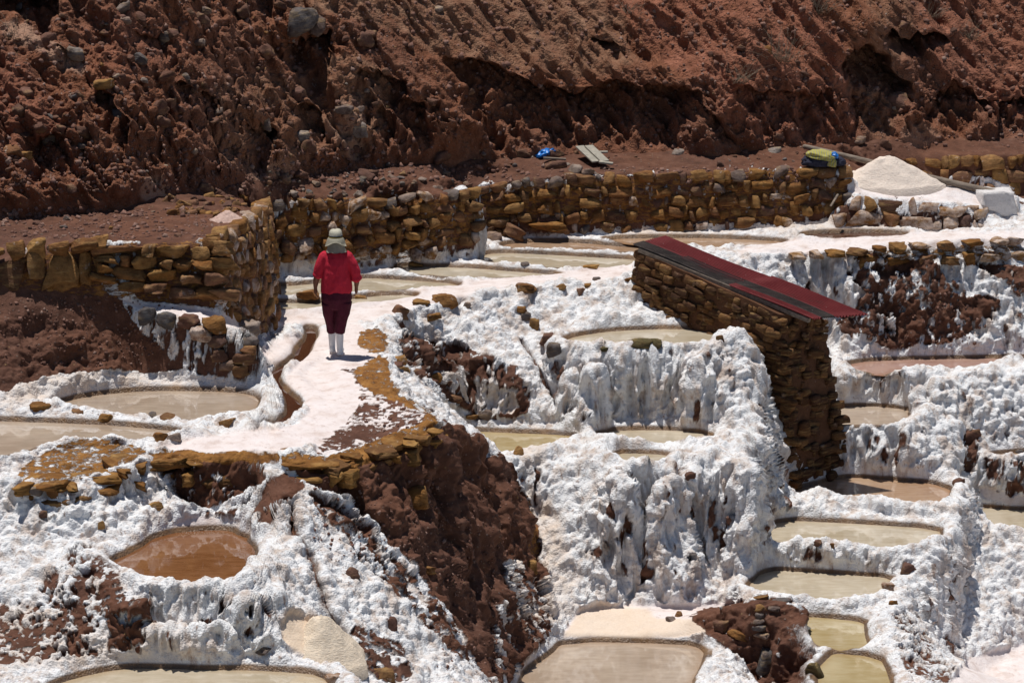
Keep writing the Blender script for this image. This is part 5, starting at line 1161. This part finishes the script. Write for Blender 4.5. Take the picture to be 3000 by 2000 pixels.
# ------------------------------------------------------------------ single rocks one can point at
ROCKS = [
 (96,936,56,20,'slab','flat orange rock at the far left on the salt rim between two ponds'),
 (178,944,30,12,'och','thin brown rock in the salt rim, second from the left'),
 (238,958,40,18,'slab','blocky brown rock in the middle of the salt rim between the left ponds'),
 (351,956,22,22,'grey','small upright grey stone on the rim of the left pond'),
 (386,960,54,18,'och','flat ochre rock just right of the small grey stone on the rim'),
 (520,976,38,36,'och','tilted ochre block at the right end of the left pond rim'),
 (368,1003,42,26,'och','round ochre rock at the right tip of the lower left pond'),
 (398,1005,36,24,'pale','pale yellowish stone beside the round ochre rock at the pond tip'),
 (712,675,56,22,'och','ochre rock on the salt bank left of the person\'s hand'),
 (828,684,32,12,'och','small ochre rock on the salt right of the person\'s knee'),
 (882,655,38,10,'slab','flat ochre slab on the thin salt bank right of the person'),
 (958,607,36,8,'slab','flat brown slab on the second salt bank right of the person'),
 (1206,606,22,8,'grey','small dark stone on the salt bank between the upper ponds'),
 (1355,614,44,9,'slab','long flat ochre stone near the left corner of the hut'),
 (1445,642,24,9,'slab','small ochre slab at the foot of the hut\'s left edge'),
 (1368,641,26,9,'grey','flat grey stone on the white plateau edge'),
 (1018,690,66,34,'och','large broken ochre rock at the edge of the white plateau'),
 (920,716,44,34,'och','ochre lump with dark underside on the plateau edge right of the person'),
 (968,698,42,16,'slab','flat ochre rock between two larger ones on the plateau edge'),
 (1072,703,20,20,'pale','pinkish stone stuck in the white bank'),
 (1205,660,60,24,'och','dark ochre rock in the middle of the plateau edge'),
 (1285,660,30,14,'och','small ochre rock on top of the white bank above the round pond'),
 (1335,670,26,18,'brown','reddish rock set in the white bank above the round pond'),
 (1350,655,18,8,'slab','tiny ochre slab above the reddish rock in the white bank'),
 (998,727,34,16,'slab','single ochre rock standing out of the white slope'),
 (1195,712,30,18,'och','ochre rock at the head of the furrow in the white slope'),
 (1208,730,28,26,'grey','grey stone in the furrow of the white slope'),
 (1226,748,26,34,'och','long yellow stone lying in the furrow of the white slope'),
 (1262,778,50,30,'brown','dark brown boulder left of the round pond'),
 (1268,806,44,36,'grey','greenish grey boulder under the dark brown one beside the round pond'),
 (1468,792,66,26,'grey','mossy olive boulder on the rim of the round pond'),
 (1505,790,36,24,'grey','smaller mossy stone at the right of the olive boulder on the pond rim'),
 (1390,802,22,10,'slab','small ochre chip on the rim left of the olive boulder'),
 (1655,776,22,16,'och','yellow stone at the right corner of the round pond'),
 (956,1140,62,56,'och','big orange rock jutting out of the brown bluff'),
 (985,1308,34,20,'och','elongated tan rock low on the brown bluff'),
 (1222,1300,28,34,'och','yellowish rock at the seam between the bluff and the white cliff'),
 (915,830,44,26,'och','ochre block right of the path edging, topmost of a small pile'),
 (925,850,36,22,'och','ochre block in the middle of the small pile beside the path edging'),
 (911,838,30,18,'brown','reddish brown rock in the small pile beside the path edging'),
 (960,857,40,22,'brown','brown rock below the small pile beside the path'),
 (998,868,34,24,'och','ochre rock at the top of the white spill below the path'),
 (1040,915,48,22,'och','flat ochre rock at the right of the white spill'),
 (1114,955,36,28,'grey','dark stone beside the bank of the lower middle pond'),
 (1085,957,36,12,'och','ochre slab on the bank of the lower middle pond'),
 (1192,1042,30,34,'och','ochre stone on the top left corner of the big white cliff'),
 (1584,1092,28,22,'brown','dark brown rock at the top of the white cliff below the middle pond'),
 (82,1130,40,26,'grey','grey stone in the white bank at far left'),
 (122,1124,36,46,'och','upright orange rock in the white bank at far left'),
 (88,1118,40,14,'och','ochre slab above the grey stone at far left'),
 (98,1180,22,18,'brown','small brown stone in the white bank below the grey stone'),
 (356,1162,34,22,'och','ochre rock with dark underside above the muddy orange pond'),
 (232,1205,18,20,'och','tan stone in the salt above the left of the muddy orange pond'),
 (604,1493,42,16,'grey','grey-brown stone on the white rim at the bottom left pond'),
 (880,1548,54,34,'och','tan boulder half covered with salt at the bottom edge'),
 (770,1560,40,26,'ochs','salt-crusted ochre stone left of the tan boulder at the bottom edge'),
 (808,1320,40,40,'brown','brown rock sticking out of the white slope at lower left'),
 (900,1440,26,56,'brown','dark brown rock standing in the white slope near the bottom'),
 (1560,1413,22,20,'och','round tan stone on the flat salt at lower centre'),
 (1540,1424,26,16,'grey','dark grey stone on the flat salt at lower centre'),
 (1750,1374,44,16,'och','ochre slab on top of the brown rubble wall'),
 (1796,1380,46,18,'grey','dark slab on top of the brown rubble wall, right end'),
 (1745,1396,26,16,'och','tan stone at the left end of the brown rubble wall'),
 (1775,1398,34,14,'grey','dark flat stone under the slabs of the brown rubble wall'),
 (1742,1414,26,14,'grey','black stone in the edge of the brown rubble wall'),
 (1742,1427,30,12,'grey','dark bluish stone in the edge of the brown rubble wall'),
 (1743,1443,34,16,'grey','light grey block in the edge of the brown rubble wall'),
 (1746,1458,44,16,'pale','pale flat stone in the edge of the brown rubble wall'),
 (1695,1455,50,18,'och','ochre slab lying left of the pale flat stone'),
 (1655,1440,36,30,'brown','brown rock at the left of the brown rubble wall'),
 (1765,1520,80,60,'grey','big dark boulder at the bottom of the brown rubble wall'),
 (1872,1545,44,44,'grey','dark olive boulder at the bottom beside the lowest olive pond'),
 (1862,1120,20,12,'pale','small pinkish stone on the rim below the hut'),
 (1786,1122,22,10,'och','ochre chip on the rim at the foot of the hut'),
 (2200,1108,30,24,'brown','brown rock on the right rim of the pond beside the hut'),
 (2085,1310,44,36,'brown','tufted brown rock on the right rim of the stepped ponds'),
 (2053,1386,20,16,'och','small ochre rock on the right bank of the stepped ponds'),
 (2040,1350,34,24,'ochs','salt-crusted stone at the right end of the third stepped pond'),
 (1878,1246,20,16,'brown','brown stone on the rim of the second stepped pond'),
 (1912,1252,14,14,'och','small ochre stone on the rim of the second stepped pond'),
 (2342,1040,22,14,'grey','dark stone on the rim at the far right pond'),
 (2230,1000,50,36,'brown','brown rock patch breaking through the right white cliff'),
 (690,52,92,66,'grey','large grey boulder high on the hillside'),
 (728,60,46,48,'grey','rounded grey boulder touching the right side of the large grey boulder'),
 (375,90,34,38,'grey','dark bluish boulder on the upper left hillside'),
 (455,98,34,18,'pale','light grey rock on the hillside above the grey scree'),
 (320,44,38,36,'brown','reddish boulder on the upper left hillside'),
 (460,50,40,40,'brown','angular red boulder on the upper left hillside'),
 (240,195,60,26,'och','ochre slab lying on the left hillside spur'),
 (225,222,46,38,'brown','dark boulder below the ochre slab on the left spur'),
 (262,238,36,30,'brown','brown boulder right of the dark one on the left spur'),
 (266,265,50,28,'grey','grey boulder on the left spur'),
 (26,346,52,26,'och','yellow rock at the far left foot of the hillside'),
 (62,360,34,24,'och','dark yellow rock right of the far left yellow rock'),
 (113,325,30,34,'grey','bluish grey rock on the left hillside'),
 (825,298,44,36,'pale','pale grey rock in the scree right of the left cliff'),
 (790,255,50,26,'grey','flat grey rock at the top of the scree'),
 (690,315,46,28,'pale','pale angular rock at the top of the stacked rocks'),
 (704,340,44,40,'brown','brown block at the bottom of the stacked rocks'),
 (610,285,26,36,'grey','upright bluish stone on the cliff face'),
 (1012,362,60,30,'brown','grey-brown rubble lump at the foot of the cliff'),
 (1200,352,38,22,'brown','brown boulder left of the blue rag'),
 (1272,352,50,20,'brown','reddish stones right of the blue rag'),
 (1320,393,44,32,'pale','pale pinkish stone on top of the back wall'),
 (1350,398,34,24,'pale','second pale stone leaning on the pinkish stone on the back wall'),
 (1270,380,62,30,'brown','heap of red earth clods on the back wall'),
 (1560,350,36,14,'pale','whitish flat rock beside the foot of the cliff'),
 (1781,348,40,16,'pale','white crumpled rock left of the cloth bundle'),
 (1975,322,34,16,'pale','flat pale boulder below the dark recess at right'),
 (2030,332,34,24,'brown','pinkish boulder below the dark recess, right of the flat pale one'),
 (1762,116,26,24,'och','yellow rock on the red slope at upper right'),
 (155,505,20,22,'grey','dark grey stone on the earth shelf at left'),
 (146,523,20,10,'grey','flat grey stone on the earth shelf at left'),
 (85,515,30,20,'brown','reddish stone on the earth shelf at left'),
 (258,527,14,14,'och','small orange stone on the earth shelf'),
 (408,543,20,16,'brown','brown stone near the corner of the earth shelf'),
 (1128,548,50,34,'pale','rounded pinkish boulder at the recessed corner of the back walls'),
 (1252,497,24,20,'pale','grey-pink stone on the low ledge before the back wall'),
 (1285,495,26,20,'pale','second grey-pink stone on the low ledge before the back wall'),
 (1260,520,100,24,'slab','long ochre ledge stone at the foot of the back wall'),
 (1180,528,70,30,'och','broad dark ochre block at the foot of the back wall'),
 (2060,240,60,60,'brown','large brown boulder bulging right of the deep recess'),
]
rname = {'slab': 'rock', 'och': 'rock', 'ochs': 'rock', 'brown': 'rock', 'pale': 'rock', 'grey': 'boulder'}
M_MOSS = make_stone('mossy_stone', [(.10, .085, .035), (.13, .10, .045)], stain=(.16, .13, .06))
for u, v, w_, h_, k_, lab in ROCKS:
    o = one(None, u, v, w_, h_*1.1, k_, proud=.05, depth=.75, name='rock', roll=random.gauss(0, .12)); tag(o, lab, 'rock')
    if 'olive' in lab or 'mossy' in lab:
        m_ = o.data.copy(); m_.materials[0] = M_MOSS; o.data = m_
# loose stones of the hillside and shelves: each described by its look and the place it lies in
KW = {'brown': 'brown', 'grey': 'grey', 'pale': 'pale', 'och': 'ochre'}
def loose(n_, box, kinds, smin, smax, where, name='loose_rock', noun='rock', cond=None):
    c_ = 0; tries = 0
    while c_ < n_ and tries < n_*6:
        tries += 1
        u, v = random.uniform(box[0], box[2]), random.uniform(box[1], box[3])
        if cond and not cond(u, v): continue
        s_ = smin*(smax/smin)**(random.random()**1.8); k_ = random.choices(*zip(*kinds))[0]
        o = one(None, u, v, s_, s_*random.uniform(.5, .95), k_, depth=random.uniform(.7, 1.1), name=name, roll=random.gauss(0, .4), big=s_ > 22, proud=.15)
        q_ = (s_-smin)/(smax-smin); sz = 'small' if q_ < .3 else 'middling' if q_ < .6 else 'large'
        lb = f'{sz} {KW[k_]} {noun} {where(u, v)}'; tag(o, lb, 'rock', f'{sz} {KW[k_]} {noun}s {where(u, v)}'); c_ += 1
def cut(x, edges, names):
    for e_, nm_ in zip(edges, names):
        if x < e_: return nm_
    return names[-1]
def w_left(u, v):
    return 'on the left hillside ' + cut(v, (75, 160, 250, 340), ('at the top', 'high up', 'at mid height', 'low down', 'at its foot')) + ' ' + cut(u, (130, 260, 390, 520, 650, 780), ('at the far left', 'over the slabs', 'over the blocks', 'over the pink heap', 'over the wall corner', 'above the person', 'right of the person'))
def w_right(u, v):
    return 'on the red hillside ' + cut(v, (70, 150, 230), ('at the top edge', 'high up', 'at mid height', 'low down')) + ' ' + cut(u, (1100, 1300, 1500, 1700, 1900, 2100), ('left of the blue rag', 'above the blue rag', 'above the boards', 'above the hut roof', 'above the cloth bundle', 'at the deep recess', 'at the far right'))
loose(150, (10, 5, 900, 440), (('brown', 8), ('grey', 1.6), ('pale', 1), ('och', .3)), 9, 50, w_left, cond=lambda u, v: v < 470-(u-300)*.12)
loose(56, (900, 5, 2345, 330), (('brown', 9), ('pale', 1)), 7, 28, w_right)
loose(40, (10, 480, 520, 545), (('brown', 6), ('grey', 1), ('pale', 1), ('och', .5)), 6, 18, lambda u, v: 'on the earth shelf ' + cut(v, (503, 524), ('near the hill foot', 'along its middle', 'near the wall edge')) + ' ' + cut(u, (130, 260, 390), ('at far left', 'behind the upright slabs', 'behind the corner blocks', 'near the pink salt heap')), noun='stone')
loose(70, (600, 395, 1100, 455), (('brown', 3), ('grey', 3), ('pale', 3)), 9, 30, lambda u, v: 'on the yellow wall top ' + cut(v, (415, 435), ('behind', 'in the middle', 'in front')) + ' ' + cut(u, (700, 800, 900, 1000), ('at its left corner', 'left of the sun hat', 'right of the sun hat', 'towards its right part', 'at its right end')), noun='stone')
loose(40, (1110, 345, 1940, 385), (('brown', 5), ('grey', 1), ('pale', 1)), 6, 22, lambda u, v: 'under the dark cliff ' + cut(v, (365,), ('at the back', 'at the front')) + ' ' + cut(u, (1240, 1330, 1450, 1600, 1800), ('left of the blue rag', 'by the blue rag', 'by the boards', 'right of the boards', 'between boards and bundle', 'by the bundle')), noun='stone')
loose(46, (385, 452, 560, 498), (('brown', 2), ('och', 3)), 18, 34, lambda u, v: 'in the rubble ' + cut(v, (466, 482), ('top', 'middle', 'foot')) + ' ' + cut(u, (430, 475, 520), ('far left of the pink heap', 'left of the pink heap', 'just behind the pink heap', 'right behind the pink heap')), name='rubble_stone', noun='rubble stone')
print('rocks', round(time.time()-T0, 1))
# gravel: nobody could count it
def gravel(n_, boxes, mat, smin, smax, name):
    V_, F_ = cube_grid(1); VV, FF = [], []
    for k_ in range(n_):
        b_ = random.choices(boxes, [x[4] for x in boxes])[0]; u, v = random.uniform(b_[0], b_[2]), random.uniform(b_[1], b_[3]); pnt, nr_ = pick(u, v)
        s_ = smin*(smax/smin)**(random.random()**2)*(pnt-Vector((0, 0, H))).length/F*.5; R = np.array(Quaternion(rng.normal(size=4)).normalized().to_matrix())
        q_ = (V_*(1+rng.normal(0, .22, V_.shape)))*rng.uniform(.6, 1.1, 3)*s_; VV.append(q_@R.T+np.array(pnt)); FF.append(F_+8*k_)
    o = add_mesh(name, np.concatenate(VV), np.concatenate(FF), mat, smooth=False); o['kind'] = 'stuff'; return o
g_ = NT('gravel_earth'); P = g_.coord(); v_ = g_.vor(P, 9, out='Color'); s_ = g_.n('ShaderNodeSeparateColor'); g_.l(v_, s_.inputs[0]); g_.base(g_.ramp(s_.outputs[0], [(0, (.11, .05, .035)), (.5, (.17, .08, .055)), (.8, (.22, .115, .085)), (1, (.25, .16, .125))])); g_.set(Roughness=.9); M_GRAV = g_.m
gravel(5200, [(0, 0, 2352, 340, 5), (0, 340, 900, 440, 2), (0, 480, 560, 550, 1.2), (600, 380, 1900, 420, 1)], M_GRAV, 2.5, 12, 'hillside_gravel')
gravel(1300, [(0, 680, 400, 840, 2), (720, 1080, 1200, 1290, 3), (1000, 1290, 1200, 1540, 1.5), (2000, 640, 2250, 790, 1), (840, 930, 960, 1000, .3)], M_GRAV, 2.5, 8, 'slope_gravel')
# dry shrubs
g_ = NT('dry_twig'); g_.base((.26, .20, .14)); g_.set(Roughness=.9); M_TWIG = g_.m
def shrub(u, v, h_, n_, label):
    pnt, nr_ = pick(u, v); bm = bmesh.new()
    for i_ in range(n_):
        a_ = random.uniform(0, 6.28); sp = random.uniform(.1, .9); L_ = h_*random.uniform(.5, 1.2); p_ = Vector((random.gauss(0, .08), random.gauss(0, .04), -.02)); d_ = Vector((math.cos(a_)*sp, math.sin(a_)*sp-.35, 1)).normalized(); pts = []
        for k_ in range(5):
            pts.append((*p_, .004*(1-k_*.18))); d_ = (d_+Vector((random.gauss(0, .22), random.gauss(0, .2), -.12))).normalized(); p_ = p_+d_*L_/4
        tube(bm, pts, 3, False)
    o = bm_obj('dry_shrub', bm, M_TWIG); o.location = pnt; tag(o, label, 'shrub')
for u, v, h_, n_, lab in ((28, 90, .5, 16, 'tuft of dry stalks beside the dark hollow at top left'), (1795, 140, .55, 60, 'tangled grey dry shrub on the red slope at upper right'), (1880, 30, .5, 40, 'dry grass tuft at the top edge right of centre'), (1700, 190, .5, 30, 'thin dry twigs hanging on the cliff above the bundle'), (2140, 40, .4, 26, 'dry twigs above the overhang at upper right'), (1450, 30, .35, 22, 'sparse dry grass near the top edge in the middle'), (2230, 90, .4, 26, 'dry weed on the far right hillside')):
    shrub(u, v, h_, n_, lab)
# ------------------------------------------------------------------ the valley around, outside what the survey covers
def apron(name, P_, mat, at):
    o = add_mesh(name, P_.reshape(-1, 3), grid_faces(*P_.shape[:2]), mat, {k_: np.full(P_.shape[0]*P_.shape[1], v_, np.float32) for k_, v_ in at.items()}); o['kind'] = 'structure'; return o
# near slope in front of the ponds
t_ = np.linspace(0, 1, 24); e0 = PT2[::12, 0]; near = np.stack([e0*(1-f_)+np.stack([e0[:, 0]*2.2, np.full(len(e0), 6.), np.full(len(e0), -9.)], 1)*f_ for f_ in t_], 1); near[:, 1:, 2] += .25*fbm((near[:, 1:].reshape(-1, 3)*.9).astype(np.float32), 3, 800).reshape(near[:, 1:].shape[:2])
apron('lower_slope', near, GROUND, {'dirt': .25, 'ochre': 0, 'smooth': .2, 'wet': 0, 'cream': .2})
for sgn, col_ in ((-1, 0), (1, -1)):
    e0 = PT2[col_, ::8]; t_ = np.linspace(0, 1, 20); sd_ = np.stack([e0+np.array([sgn*30, 0, -.5 if sgn > 0 else 2.])*f_ for f_ in t_], 0); sd_[1:, :, 2] += .3*fbm((sd_[1:].reshape(-1, 3)*.8).astype(np.float32), 3, 801).reshape(sd_[1:].shape[:2])
    apron('side_slope', sd_, GROUND, {'dirt': .3, 'ochre': 0, 'smooth': .1, 'wet': 0, 'cream': .2})
    e0 = HP[col_, ::6]; sd_ = np.stack([e0+np.array([sgn*30, 4, 1.])*f_ for f_ in t_], 0); sd_[1:, :, 1] -= .5*fbm((sd_[1:].reshape(-1, 3)*.7).astype(np.float32), 3, 802).reshape(sd_[1:].shape[:2])
    apron('side_hill', sd_, HILLM, {'ruddy': .3, 'ashy': .3, 'pale': 0})
print('done', round(time.time()-T0, 1), sum(len(o.data.polygons) for o in COL.objects if o.type == 'MESH'))
